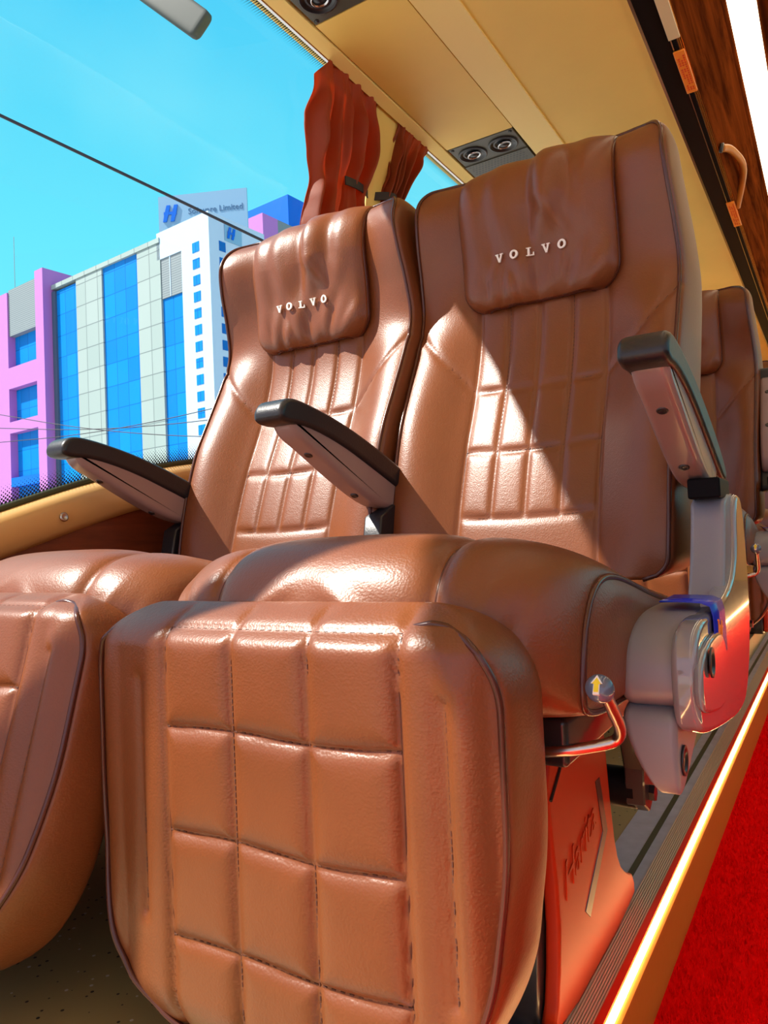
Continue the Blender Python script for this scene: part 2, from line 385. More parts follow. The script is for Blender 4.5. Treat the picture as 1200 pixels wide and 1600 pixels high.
def back_y(x, z):
    ax = abs(x); w_ = max(back_w(z), .02)
    yc, ye = interp(CENT, z), interp(EDGE, z)
    if ax <= IN: y = yc + .004 * (ax / IN) ** 2
    else:
        s_ = (ax - IN) / max(.02, interp(WID, z) - IN); y = yc + .004 + (ye - yc - .004) * sstep(0, 1, s_) - .012 * math.sin(math.pi * min(1, s_)) * sstep(1.0, .85, z)
    d = segdist(x, z, B_SEGS + DIAG)
    if ax < IN:
        for r in B_ROWS: d = min(d, abs(z - r + row_sag(x)))
    A = .0065 if ax < IN and z > .535 else .0055
    y -= A * (1 - math.exp(-d / .0045))
    return y
def ring_side(xw, yf, yb, bulge):
    """points from the front edge round to the back edge at +x"""
    pts = []
    n = 16
    for k in range(1, n):
        t_ = k / n; c = math.sin(math.pi * t_)
        pts.append((xw + bulge * c ** .6 if c > 0 else xw, yf + (yb - yf) * (1 - math.cos(math.pi * t_)) / 2))
    return pts
def make_backrest(parent):
    mb = MB(); loops = []; NX = 132
    zs = list(np.linspace(ZB, 1.10, 120)) + list(1.10 + (ZT - 1.10) * np.sin(np.linspace(0, math.pi / 2, 26)[1:]))
    for z in zs:
        w_ = back_w(z); yb = interp(BACK, z); yf = back_y(w_, z)
        fr_ = [(x, back_y(x, z), z) for x in np.linspace(-w_, w_, NX)]
        sd = ring_side(w_, yf, yb, .012)
        bk = [(x, yb + .01 * (1 - (x / max(w_, .01)) ** 2), z) for x in np.linspace(w_ - .012, -w_ + .012, 14)]
        loops.append(fr_ + [(a, b, z) for a, b in sd] + bk + [(-a, b, z) for a, b in sd[::-1]])
    mb.loft(loops)
    o = mb.build('backrest', 'leather', parent, O, smooth=True)
    # piping around the front edge
    path = [(back_w(z), back_y(back_w(z), z) - .002, z) for z in zs]
    zt = zs[-1]
    top = [(x, back_y(x, zt) - .001, zt) for x in np.linspace(back_w(zt), -back_w(zt), 24)[1:-1]]
    full = path + top + [(-x, y, z) for x, y, z in path[::-1]]
    MB().tube(full, .0032, 8).build('piping', 'piping', o, O, smooth=True)
    for k_ in (-1, 1):
        MB().tube([(k_ * IN, back_y(k_ * IN, z) + .0002, z) for z in np.linspace(.45, .99, 90)], .0014, 6).build('seam', 'piping', o, O, smooth=True)
        MB().tube([(k_ * (IN + (.234 - IN) * t_), back_y(k_ * (IN + (.234 - IN) * t_), .762 + .133 * t_ * .98) + .0004, .762 + .133 * t_ * .98) for t_ in np.linspace(0, 1, 50)], .0011, 6).build('seam', 'piping', o, O, smooth=True)
    st = MB()
    for xx in (-.059, 0, .059): stitches(st, [(xx, back_y(xx, z) - .001, z) for z in np.linspace(.54, .98, 60)])
    for r in B_ROWS: stitches(st, [(x, back_y(x, r - row_sag(x)) - .001, r - row_sag(x)) for x in np.linspace(-IN, IN, 40)])
    st.build('stitching', 'thread', o, O)['kind'] = 'stuff'
    return o

# headrest cover: a soft flap over the top of the backrest
PW = .139; PZB = .922
def pad_w(z):
    r = .04
    return PW - (r - math.sqrt(max(0, r * r - (PZB + r - z) ** 2)) if z < PZB + r else 0)
def folds(x, z):
    f_ = 0
    for (cx, cz, ang, wd, ln, a) in ((.03, 1.075, .5, .012, .07, .010), (-.045, .945, .0, .010, .035, .006), (.0, .95, .12, .010, .03, -.005), (.05, .95, -.15, .010, .035, .006), (-.09, .955, .2, .010, .03, -.005), (-.055, 1.06, .28, .020, .12, .010), (.035, 1.08, -.42, .022, .13, .013), (.0, 1.02, .1, .018, .10, -.008), (-.10, 1.02, .15, .018, .12, .006), (.09, 1.03, -.1, .022, .13, .007), (.06, .955, -.5, .014, .07, -.007), (-.03, .95, .35, .013, .06, -.006), (-.075, .955, -.2, .012, .06, .006), (.015, 1.12, .75, .02, .1, .008), (.105, .94, -.6, .012, .05, .005)):
        dx, dz = x - cx, z - cz; u = dx * math.cos(ang) + dz * math.sin(ang); v_ = -dx * math.sin(ang) + dz * math.cos(ang)
        f_ += a * math.exp(-(u / wd) ** 2 - (v_ / ln) ** 2)
    return f_ + .0035 * noise.noise(Vector((x * 22, z * 9, 3)))
def pad_path(t_):
    """t 0..1: front bottom -> top -> back; returns centre line (y offset base, z) and blend"""
    return t_
def make_cover(parent):
    def y_front(x, z):
        lim = min(z, 1.10)
        base = interp(CENT, lim) - .030 - .010 * (x / PW) ** 2 * 0
        edge = (1 - abs(x) / max(pad_w(z), .01))
        base += .016 * math.exp(-edge / .06)
        zz = (z - PZB)
        base += .016 * math.exp(-max(zz, 0) / .012)
        return base - folds(x, z) * sstep(.0, .12, edge + .02) * sstep(1.2, 1.12, z)
    rows = []
    zs = list(np.linspace(PZB, 1.09, 74))
    for z in zs:
        w_ = pad_w(z); rows.append([(x, y_front(x, z), z) for x in np.linspace(-w_, w_, 90)])
    # over the top
    yb0 = interp(BACK, 1.14) + .012
    for k in range(1, 26):
        a = math.pi * k / 25 * .94
        row = []
        for x in np.linspace(-PW, PW, 90):
            yf = y_front(x, 1.09); cy_ = (yf + yb0) / 2; ry = (yb0 - yf) / 2
            cr_ = .006 * (1 - (x / PW) ** 2)
            row.append((x, cy_ - ry * math.cos(a), 1.09 + (.094 + cr_ + .008 * noise.noise(Vector((x * 14, a, 1)))) * math.sin(a) ** .8))
        rows.append(row)
    mb = MB().grid(rows)
    me = mb.mesh(O); o = link('headrest_cover', me, 'leather', parent)
    md = o.modifiers.new('thick', 'SOLIDIFY'); md.thickness = .012; md.offset = 0
    left = [r[0] for r in rows]; right = [r[-1] for r in rows]
    MB().tube(left[::-1] + rows[0][1:-1] + right, .0064, 8).build('edge_piping', 'piping', o, O, smooth=True)
    return o, y_front
def volvo_letters(parent, y_front):
    """raised white serif letters following the cover"""
    def V():
        return [[(-.5, .5), (-.08, .5), (-.08, .40), (-.17, .40), (.02, -.12), (.17, .40), (.08, .40), (.08, .5), (.5, .5), (.5, .40), (.38, .40), (.10, -.5), (-.10, -.5), (-.40, .40), (-.5, .40)]]
    def L():
        return [[(-.45, .5), (.08, .5), (.08, .40), (-.06, .40), (-.06, -.38), (.28, -.38), (.34, -.10), (.44, -.10), (.44, -.5), (-.45, -.5), (-.45, -.40), (-.30, -.40), (-.30, .40), (-.45, .40)]]
    specs = ['V', 'O', 'L', 'V', 'O']; h = .0150; adv = .0285; x0 = -2 * adv - .003
    import bmesh
    for i, ch in enumerate(specs):
        cx_ = x0 + adv * i; cz = 1.000 - .0004 * i
        bm = bmesh.new()
        if ch == 'O':
            n = 28; oo, ii = [], []
            for k in range(n):
                a = 2 * math.pi * k / n
                oo.append(bm.verts.new((cx_ + .52 * h * math.cos(a), 0, cz + .52 * h * math.sin(a))))
                ii.append(bm.verts.new((cx_ + .24 * h * math.cos(a), 0, cz + .33 * h * math.sin(a))))
            for k in range(n): bm.faces.new((oo[k], oo[(k + 1) % n], ii[(k + 1) % n], ii[k]))
        else:
            for poly in (V() if ch == 'V' else L()):
                bm.faces.new([bm.verts.new((cx_ + px * h, 0, cz + pz * h)) for px, pz in poly])
            bm.normal_update(); bmesh.ops.triangulate(bm, faces=bm.faces)
        r = bmesh.ops.extrude_face_region(bm, geom=bm.faces[:])
        for v_ in [g for g in r['geom'] if isinstance(g, bmesh.types.BMVert)]: v_.co.y = -.003
        for v_ in bm.verts:
            v_.co.y += y_front(v_.co.x, v_.co.z) - .0085; v_.co.y -= OY
        bmesh.ops.recalc_face_normals(bm, faces=bm.faces)
        me = bpy.data.meshes.new('letter'); bm.to_mesh(me); bm.free()
        link('letter', me, 'white_thread', parent, smooth=False)

# seat cushion
CW = .236
C_MID = [(1.08, .425), (1.0, .437), (.90, .455), (.80, .475), (.72, .497), (.655, .510), (.60, .505), (.563, .480), (.545, .445), (.545, .405), (.560, .362), (.60, .338), (.70, .328), (.90, .325), (1.08, .325)]
C_EDG = [(1.08, .395), (1.0, .408), (.90, .425), (.82, .442), (.75, .455), (.70, .458), (.665, .447), (.642, .425), (.632, .405), (.625, .385), (.62, .362), (.625, .345), (.70, .335), (.90, .332), (1.08, .332)]
def cush_profile(s_):
    P = [np.array(a) * (1 - s_) + np.array(b) * s_ for a, b in zip(C_MID, C_EDG)]
    return chaikin(P, 3)
def cush_point_rows():
    rows = []
    xs = np.sin(np.linspace(-math.pi / 2, math.pi / 2, 121)) * CW
    for x in xs:
        u = abs(x) / CW; s_ = 1 - (1 - u ** 3.2) ** .5 if u < 1 else 1
        P = cush_profile(s_); row = []
        for k, q in enumerate(P):
            y, z = q
            d = abs(abs(x) - .128); g = .010 * math.exp(-d / .008) + .004 * math.exp(-d / .03)
            top = z > .35
            cy_, cz = .80, .40
            nrm = np.array([y - cy_, (z - cz) * 2.2]); nrm /= (np.linalg.norm(nrm) + 1e-6)
            wr = 0
            if y < .70 and z < .5:   # wrinkles gathering toward the seams low on the nose
                for (wx, wz, ang, wd, ln, a) in ((-.075, .425, -.9, .010, .05, .008), (-.055, .405, -.7, .008, .04, -.007), (.07, .425, .95, .010, .05, .008), (.095, .41, 1.1, .008, .045, -.007), (-.16, .42, .35, .009, .04, .006), (.165, .42, -.3, .008, .04, .005), (.19, .40, -.25, .008, .04, -.005), (.02, .40, .9, .01, .04, .004), (-.2, .43, .5, .01, .05, .005)):
                    dx, dz = x - wx, z - wz; uu = dx * math.cos(ang) + dz * math.sin(ang); vv = -dx * math.sin(ang) + dz * math.cos(ang)
                    wr += a * math.exp(-(uu / wd) ** 2 - (vv / ln) ** 2)
            if top:
                y += nrm[0] * (wr - g); z += nrm[1] * (wr - g)
            row.append((x, y, z))
        rows.append(row)
    return rows
def make_cushion(parent):
    rows = cush_point_rows()
    def shrink(row, x, k):
        c = np.mean(np.array([[y, z] for _, y, z in row]), axis=0)
        return [(x, c[0] + (y - c[0]) * k, c[1] + (z - c[1]) * k) for _, y, z in row]
    first, last = rows[0], rows[-1]
    loops = [shrink(first, -CW - .010, .55), shrink(first, -CW - .008, .86)] + rows + [shrink(last, CW + .008, .86), shrink(last, CW + .010, .55)]
    o = MB().loft(loops).build('seat_cushion', 'leather', parent, O, smooth=True)
    for sgn in (-1, 1):
        j = int(np.argmin([abs(r[0][0] - sgn * .128) for r in rows]))
        sm = [q for q in rows[j] if q[2] > .355 and q[1] < 1.0]
        sm.sort(key=lambda q: math.atan2(q[2] - .40, .8 - q[1]))
        MB().tube([(a, b + .0002, c) for a, b, c in sm], .0014, 6).build('seam', 'piping', o, O, smooth=True)
        MB().tube([(sgn * (CW + .001), y, z) for _, y, z in (last if sgn > 0 else first)], .0036, 8, closed=True).build('piping', 'piping', o, O, smooth=True)
    return o

# leg rest
LH = (0, .575, .44)           # hinge
LT, LB = .448, .030
LIN = .130
LX = .020
L_ROWS = [.334, .236, .138]
def leg_wf(z):
    r = .080; w_ = .228
    if z > LT - r: w_ -= r - math.sqrt(max(0, r * r - (z - LT + r) ** 2))
    if z < .19: w_ = .080 + .148 * math.sqrt(max(0, 1 - ((.19 - z) / .162) ** 2))
    return w_ - .11 * max(0, .30 - z) * sstep(.0, .12, .30 - z) * .8
L_SEGS = [(-LIN, .03, -LIN, .44), (LIN, .03, LIN, .44), (-.0433, .03, -.0433, .44), (.0433, .03, .0433, .44), (-LIN, .426, LIN, .426)]
L_SLIT = [(-.168, .15, -.168, .375), (.168, .15, .168, .375)]
def leg_y(x, z, w_=None):
    ax = abs(x); W = .226
    y = .496 + .026 * (ax / W) ** 4
    y += .055 * max(0, (z - .408) / .040) ** 2 * .9
    y += .03 * max(0, (.09 - z) / .06) ** 2
    xq = x - LX
    d = segdist(xq, z, L_SEGS)
    if abs(xq) < LIN:
        for r in L_ROWS: d = min(d, abs(z - r + .002 * math.sin(xq * 30)))
    y -= .0080 * (1 - math.exp(-d / .0065))
    ds = segdist(xq, z, L_SLIT); y += .007 * math.exp(-ds / .006)
    if ax > .18: y -= .006 * math.sin(math.pi * min(1, (ax - .18) / .04)) * sstep(.44, .38, z)
    return y
def make_legrest(parent):
    loops = []
    zs = [LT - (LT - .40) * (1 - math.sin(a)) for a in np.linspace(0, math.pi / 2, 22)][::-1] + list(np.linspace(.40, .08, 120)[1:]) + [.08 - (.08 - LB) * math.sin(a) for a in np.linspace(0, math.pi / 2, 22)[1:]]
    for z in zs:
        w_ = leg_wf(z); yf = leg_y(w_, z)
        tt = max(0, (z - .405) / .043); bb = max(0, (.09 - z) / .06)
        yb = .592 - .045 * min(1, tt) ** 2 - .03 * min(1, bb) ** 2
        fr_ = [(x, leg_y(x, z), z) for x in np.linspace(-w_, w_, 130)]
        sd = ring_side(w_, yf, yb, .010)
        bk = [(x, yb, z) for x in np.linspace(w_ - .012, -w_ + .012, 12)]
        loops.append(fr_ + [(a, b, z) for a, b in sd] + bk + [(-a, b, z) for a, b in sd[::-1]])
    o = MB().loft(loops).build('leg_rest', 'leather', parent, LH, smooth=True, loc=(LH[0] - .021, LH[1] - OY, LH[2]))
    zz = [z for z in zs if z < .437]
    e = [(leg_wf(z) + .001, leg_y(leg_wf(z), z) - .002, z) for z in zz]
    z1 = zz[0]
    def st_(sx): return [(x, leg_y(x, z1) - .002, .4275 + (z1 - .4275) * sstep(LIN, leg_wf(z1), abs(x))) for x in np.linspace(sx * LIN + LX, sx * (leg_wf(z1) + .001), 10)[:-1]]
    st0 = st_(1); stn = st_(-1)
    zb = zs[-1]
    bot = [(x, leg_y(x, zb), zb) for x in np.linspace(leg_wf(zb), -leg_wf(zb), 20)[1:-1]]
    e = [q for q in e if q[2] < .418]
    full = [tuple(q) for q in chaikin(st0[:-3] + [(leg_wf(.434) - .004, leg_y(leg_wf(.434), .434) - .002, .430)] + e[::3] + bot + [(-x, y, z) for x, y, z in e[::-1][::3]] + [(-leg_wf(.434) + .004, leg_y(leg_wf(.434), .434) - .002, .430)] + stn[:-3][::-1], 2, False)]
    MB().tube(full, .0030, 8).build('piping', 'piping', o, LH, smooth=True)
    for xx in (LX - LIN, LX + LIN): MB().tube([(xx, leg_y(xx, z) + .0002, z) for z in np.linspace(.06, .426, 80)], .0013, 6).build('seam', 'piping', o, LH, smooth=True)
    st = MB(); XS = np.linspace(LX - LIN, LX + LIN, 60)
    for rz in L_ROWS: stitches(st, [(x, leg_y(x, rz - .002 * math.sin((x - LX) * 30)) - .001, rz - .002 * math.sin((x - LX) * 30)) for x in XS], step=.0058, ln=.004)
    for xx in (LX - .0433, LX + .0433): stitches(st, [(xx, leg_y(xx, z) - .001, z) for z in np.linspace(.07, .42, 60)], step=.0058, ln=.004)
    for xx in (LX - .168, LX + .168): stitches(st, [(xx, leg_y(xx, z) - .001, z) for z in np.linspace(.15, .37, 40)], step=.0058, ln=.004)
    stitches(st, [(x, leg_y(x, .426) - .001, .426) for x in XS], step=.0058, ln=.004)
    st.build('stitching', 'thread', o, LH)['kind'] = 'stuff'
    return o

def make_arm(parent, x):
    """x = centre of the arm in seat coordinates"""
    hw = .027
    top = [(.795, .693), (.812, .712), (.85, .712), (.95, .692), (1.05, .660), (1.14, .625), (1.215, .588)]
    low = [(1.205, .560), (1.13, .588), (1.04, .622), (.95, .655), (.86, .676), (.80, .674)]
    a = MB().loft(prism_yz(chaikin(top + low, 2), x - hw, x + hw, .008, 4)).build('armrest_pad', 'black', parent, O, smooth=True)
    shell = [(.825, .69), (.90, .68), (1.0, .652), (1.08, .620), (1.16, .590), (1.14, .556), (1.09, .556), (1.03, .570), (.95, .606), (.88, .642), (.835, .662)]
    s_ = MB().loft(prism_yz(chaikin(shell, 2), x - hw + .006, x + hw - .006, .010, 4)).build('armrest_shell', 'armshell', a, O, smooth=True)
    for (y, z) in ((.890, .6365), (1.01, .5785)):
        MB().lathe([(.0068, 0), (.0068, .0015), (.0045, .003), (.003, .0015), (.0005, .0015)], (x, y, z + .001), (0, -.45, -.88), 16).build('screw', 'darkmetal', a, O, smooth=True)
    return a

def make_seat_body():
    root = empty('bus_seat')
    make_backrest(root)
    c, yf = make_cover(root); volvo_letters(c, yf)
    make_cushion(root)
    make_legrest(root)
    # pan below the cushion
    MB().box((-.215, .64, .292), (.215, 1.16, .336)).build('seat_pan', 'darkmetal', root, O, bevel=.006)
    return root

def aisle_hardware(root):
    X0 = .43   # local x = world x + .43
    make_arm(root, -.165 + X0)
    # pivot and upright
    MB().box((.263, 1.035, .538), (.303, 1.13, .565)).build('armrest_pivot', 'blackgloss', root, O, bevel=.003)
    post = [(1.06, .545), (1.045, .50), (1.02, .45), (.985, .405), (.93, .38), (1.20, .37), (1.21, .44), (1.19, .548)]
    MB().loft(prism_yz(chaikin(post, 1), .262, .305, .006, 3)).build('armrest_upright', 'grey', root, O, smooth=True)
    # glossy outer shield, facing the aisle
    sh = [(1.19, .545), (1.21, .43), (1.19, .34), (1.12, .275), (1.04, .262), (.86, .285), (.745, .305), (.725, .325), (.725, .385), (.755, .408), (.83, .412), (1.0, .42), (1.09, .46), (1.11, .545)]
    s_ = MB().loft(prism_yz(chaikin(sh, 2), .288, .312, .007, 5)).build('side_shield', 'shield', root, O, smooth=True)
    # raised inner plate and grommets on the shield
    pl = [(.73, .385), (.86, .395), (.90, .36), (.88, .305), (.74, .325), (.715, .345)]
    MB().loft(prism_yz(chaikin(pl, 2), .309, .317, .004, 3)).build('raised_plate', 'shield', s_, O, smooth=True)
    for (y, z, xx) in ((.765, .371, .3185), (.755, .278, .2905)):
        MB().lathe([(.0005, 0), (.0145, 0), (.0145, .0018), (.011, .0018), (.010, -.001), (.0005, -.001)], (xx, y, z), (1, 0, 0), 24).build('grommet', 'darkmetal', s_, O, smooth=True)
    bl = MB(); g = []
    # blue sticker wrapped over the shoulder
    for (xx, zz) in ((.262, .4225), (.285, .4225), (.303, .4215), (.3115, .418), (.3138, .408), (.3142, .388), (.3142, .362)):
        g.append([(xx, yy, zz) for yy in (.825, .865, .91)])
    tk = bl.grid(g).build('blue_sticker', 'blue', s_, O, smooth=True); md = tk.modifiers.new('t', 'SOLIDIFY'); md.thickness = .0012; md.offset = 1
    sc_ = MB()
    for st_ in ([(.842, .372), (.848, .385), (.852, .40), (.848, .402)], [(.855, .378), (.852, .386), (.858, .396), (.864, .392), (.866, .382), (.86, .376), (.855, .38)], [(.868, .376), (.872, .39), (.874, .402), (.870, .390), (.878, .392)]):
        sc_.tube([(.3158, y, z) for y, z in chaikin([(a, b) for a, b in st_], 1, False)], .0011, 5)
    sc_.build('script_mark', 'orange_tag', s_, O)
    # front pod
    pod = [(.735, .330), (.730, .36), (.745, .392), (.80, .413), (.90, .415), (1.0, .41), (1.06, .37), (1.0, .30), (.85, .30)]
    MB().loft(prism_yz(chaikin(pod, 2), .238, .306, .012, 4)).build('side_pod', 'grey', root, O, smooth=True)
    # tongue: narrows downwards
    tg = [(.735, .335), (.85, .33), (.88, .30), (.84, .28), (.78, .255), (.742, .246), (.728, .258), (.728, .30)]
    def tap(x, q):
        k = max(0, min(1, (.335 - q[1]) / .085)); lo = .238 + .028 * k * k + .004 * k
        return lo + (x - .238) / (.290 - .238) * (.290 - lo)
    MB().loft(prism_yz(chaikin(tg, 2), .238, .290, .008, 4, tap)).build('lower_tongue', 'grey', root, O, smooth=True)
    # recline lever
    lv = [(.16, .65, .303), (.20, .637, .306), (.245, .652, .314), (.256, .656, .319), (.2605, .648, .331), (.262, .620, .352), (.2635, .595, .370)]
    lev = MB().tube([tuple(p) for p in chaikin(lv, 2, False)], .0052, 12).build('recline_lever', 'steel', root, O, smooth=True)
    ax = Vector((.0, -.80, .42)).normalized(); o_ = Vector((.2635, .597, .369))
    kb = MB().lathe([(.0045, -.004), (.0065, .004), (.0105, .014), (.0112, .020), (.0100, .0245), (.006, .0272), (.0004, .028)], o_, ax, 24).build('lever_knob', 'knob', lev, O, smooth=True)
    # arrow on the knob end
    R_ = ax.to_track_quat('Z', 'Y').to_matrix(); tip = o_ + ax * .0286
    def arrow(s, dz):
        P = [(-.0018, -.0055), (.0018, -.0055), (.0018, .001), (.0034, .001), (0, .006), (-.0034, .001), (-.0018, .001)]
        u = Vector((1, 0, 0)); v_ = ax.cross(u) * -1; v_ = v_ if v_.z > 0 else -v_
        mb = MB(); top_ = [tip + u * (a * s) + v_ * (b * s) + ax * dz for a, b in P]; bot_ = [q - ax * .003 for q in top_]
        mb.add([tuple(q) for q in bot_ + top_], [tuple(range(6, -1, -1)), tuple(range(7, 14))] + [(k, (k + 1) % 7, 7 + (k + 1) % 7, 7 + k) for k in range(7)]); return mb
    arrow(1.35, 0).build('arrow_outline', 'white', kb, O); arrow(1.0, .0004).build('arrow', 'yellow', kb, O)
    # pedestal: side panel coloured with the carpet's red reflection, on a dark front post
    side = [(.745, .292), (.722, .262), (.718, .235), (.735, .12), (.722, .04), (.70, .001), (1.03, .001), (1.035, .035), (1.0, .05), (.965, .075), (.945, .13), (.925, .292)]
    pd = MB().loft(prism_yz(chaikin(side, 1), .150, .166, .004, 2)).build('pedestal_panel', 'base_reflect', root, O, smooth=True)
    ch = [(.878, .205), (.897, .205), (.918, .135), (.832, .068), (.815, .082), (.897, .140)]
    MB().loft(prism_yz(ch, .1645, .1668, .001, 1)).build('groove', 'darkmetal', pd, O, smooth=False)
    MB().tube([(.167, .722, .232), (.167, .80, .288)], .0018, 6).build('seam', 'darkmetal', pd, O)
    fp = [(.72, .292), (.712, .20), (.722, .10), (.70, .001), (.76, .001), (.80, .10), (.80, .292)]
    pp = MB().loft(prism_yz(chaikin(fp, 1), .085, .149, .004, 2)).build('pedestal_post', 'darkmetal', root, O, smooth=True)
    MB().lathe([(.0005, .004), (.004, .004), (.0045, .002), (.008, .001), (.008, 0)], (.135, .716, .135), (0, -1, 0), 16).build('bolt', 'steel', pp, O, smooth=True)
    # embossed script on the pedestal
    fc = bpy.data.curves.new('t', 'FONT'); fc.body = 'Harita'; fc.size = .052; fc.extrude = .0006; fc.shear = .4; fc.space_character = .95
    to = bpy.data.objects.new('t', fc); COL.objects.link(to); bpy.context.view_layer.update()
    dg = bpy.context.evaluated_depsgraph_get(); me = bpy.data.meshes.new_from_object(to.evaluated_get(dg)); bpy.data.objects.remove(to)
    R4 = Matrix.Rotation(math.radians(90), 4, 'Z') @ Matrix.Rotation(math.radians(90), 4, 'X')
    me.transform(Matrix.Translation((.1665, .752 - OY, .118)) @ Matrix.Rotation(math.radians(18), 4, 'X') @ R4)
    link('embossed_script', me, 'base_reflect', pd, smooth=False)
    # cross tube, its bracket and the foot bar
    MB().tube([(-.40, 1.0, .163), (.185, 1.0, .163)], .026, 20).build('cross_tube', 'blackgloss', root, O, smooth=True)
    br_ = [(.935, .30), (.965, .30), (1.02, .19), (1.03, .15), (1.0, .135), (.975, .15), (.975, .195)]
    bk = MB().loft(prism_yz(br_, .175, .20, .002, 1)).build('bracket', 'darkmetal', root, O)
    MB().lathe([(.011, 0), (.011, .008), (.0005, .008)], (.199, 1.005, .158), (1, 0, 0), 6).build('bolt', 'darkmetal', bk, O)

def window_hardware(root):
    X0 = .915
    make_arm(root, -.678 + X0); make_arm(root, -1.168 + X0)
    for x in (.243, -.253):
        post = [(1.06, .565), (1.04, .48), (1.02, .33), (1.20, .33), (1.20, .565)]
        MB().loft(prism_yz(chaikin(post, 1), x - .018, x + .018, .004, 2)).build('armrest_upright', 'black', root, O, smooth=True)
    MB().loft(prism_yz([(.74, .292), (.72, .2), (.73, .05), (.70, .001), (1.0, .001), (.95, .08), (.93, .292)], -.02, .02, .004, 2)).build('pedestal', 'darkmetal', root, O)

body = make_seat_body()
win = copy_tree(body)
win.location = (-.915, OY, 0); body.location = (-.43, OY, 0)
aisle = body
aisle_hardware(aisle); window_hardware(win)
for k in children(win):
    if k.name.startswith('leg_rest'): k.rotation_euler.x = math.radians(-16); k.location.x += .018
    if k.name.startswith('seat_cushion'): k.location.x += .005
    if k.name.startswith(('backrest', 'headrest_cover')): k.location.y -= .03
G = 'brown leather seats facing forward in rows'
tag(aisle, 'nearest brown leather aisle seat, its quilted leg rest largest in view', 'seat', G)
tag(win, 'brown leather seat next to the window in the nearest row, between two slim armrests', 'seat', G)
r2 = copy_tree(aisle); r2.location = (-.425, OY + 1.27, .07)
tag(r2, 'brown leather aisle seat in the second row, seen behind the silver armrest upright', 'seat', G)
def fold_arm(root):
    for k in children(root):
        if k.name.startswith('armrest_pad'):
            h_ = Matrix.Translation((0, 1.15 - OY, .585))
            k.matrix_local = h_ @ Matrix.Rotation(math.radians(-99), 4, 'X') @ h_.inverted()
fold_arm(r2)
r2w = copy_tree(win); r2w.location = (-.91, OY + 1.27, .07)
tag(r2w, 'brown leather window seat of the second row, hidden behind the nearest pair', 'seat', G)
r3 = copy_tree(aisle); r3.location = (-.425, OY + 2.54, .07)
tag(r3, 'brown leather aisle seat in the third row, only a sliver showing at the right edge', 'seat', G)

fold_arm(r3)
# ------------------------------------------------------------------ bus shell
def S(o, label=None): o['kind'] = 'structure'; return o
Y0, Y1 = -1.6, 7.5
WALLX = -1.25
def wx(z): return WALLX + .137 * max(0, z - .65)
S(MB().box((-1.30, Y0, -.03), (-.30, Y1, 0)).build('floor', 'floor'))
S(MB().box((-1.22, 1.78, 0), (-.31, Y1, .07)).build('trim_1', 'floor'))      # riser under the rows behind
S(MB().box((-.335, Y0, -.025), (-.268, Y1, .0015)).build('trim_2', 'floor_grey'))
S(MB().box((-.292, Y0, .0), (-.283, Y1, .0025)).build('trim_3', 'gasket'))
rb = MB(); n = 9
for k in range(n):
    x = -.267 + .0030 * k; rb.box((x, Y0, -.002), (x + .0018, Y1, .0035))
S(rb.build('trim_4', 'ribbed')); S(MB().box((-.2675, Y0, -.02), (-.2405, Y1, -.001)).build('trim_22', 'gasket'))
S(MB().box((-.2405, Y0, -.02), (-.2320, Y1, .0045)).build('trim_5', 'redband'))
S(MB().add([(-.2325, Y0, -.02), (-.2325, Y1, -.02), (-.2325, Y0, .003), (-.2325, Y1, .003), (-.218, Y0, .0), (-.218, Y1, .0), (-.2155, Y0, -.07), (-.2155, Y1, -.07), (-.24, Y0, -.07), (-.24, Y1, -.07)],
             [(2, 3, 5, 4), (4, 5, 7, 6), (6, 7, 9, 8), (8, 9, 1, 0), (0, 1, 3, 2)]).build('trim_6', 'riser', smooth=False))
strip = MB().box((-.2300, Y0, .0025), (-.2234, Y1, .0050)).build('led_strip', 'led'); tag(strip, 'glowing warm light strip along the edge of the seat platform', 'light strip')
# aisle carpet: real pile
S(MB().box((-.25, Y0, -.12), (.30, Y1, -.068)).build('floor_aisle', 'carpet'))
pile = MB(); rnd = random.Random(3)
for k in range(26000):
    y = .72 + (rnd.random() ** 1.7) * 3.2; x = -.211 + rnd.random() * .30
    if x > -.02 and y < 1.6 and False: continue
    h = .007 + rnd.random() * .007; a = rnd.random() * 6.28; r = .0022; lx, ly = (rnd.random() - .5) * .008, (rnd.random() - .5) * .008
    pile.add([(x + r * math.cos(a), y + r * math.sin(a), -.069), (x - r * math.cos(a), y - r * math.sin(a), -.069), (x + lx, y + ly, -.069 + h)], [(0, 1, 2)])
po = pile.build('carpet_pile', 'carpet', recalc=False); tag(po, 'bright red looped carpet pile covering the aisle', 'carpet', kind='stuff')

# left wall below the sill line
SILL = [(-1.6, .30), (-.6, .33), (0, .36), (.4, .465), (.746, .586), (.959, .652), (1.21, .702), (1.5, .735), (2.0, .75), (7.5, .75)]
SBOT = [(-1.6, .20), (-.6, .23), (0, .27), (.4, .39), (.744, .504), (1.075, .600), (1.5, .655), (2.0, .67), (7.5, .67)]
ys = list(np.linspace(Y0, 2.4, 110)) + [4, Y1]
g = [[(WALLX, y, z) for z in (0.0, interp(SBOT, y) + .02)] for y in ys]
S(MB().grid(g).build('wall_left', 'wall_wood', smooth=True))
loops = []
for y in ys:
    b, s_ = interp(SBOT, y), interp(SILL, y); h = s_ - b
    loops.append([(x, y, z) for x, z in ((WALLX - .01, b), (WALLX + .010, b - .002), (WALLX + .026, b + .012), (WALLX + .034, b + h * .4), (WALLX + .036, s_ - .028), (WALLX + .030, s_ - .012), (WALLX + .016, s_ - .004), (WALLX + .006, s_ - .002), (WALLX - .01, s_ - .004))])
sill = S(MB().loft(loops).build('trim_7', 'trim', smooth=True))
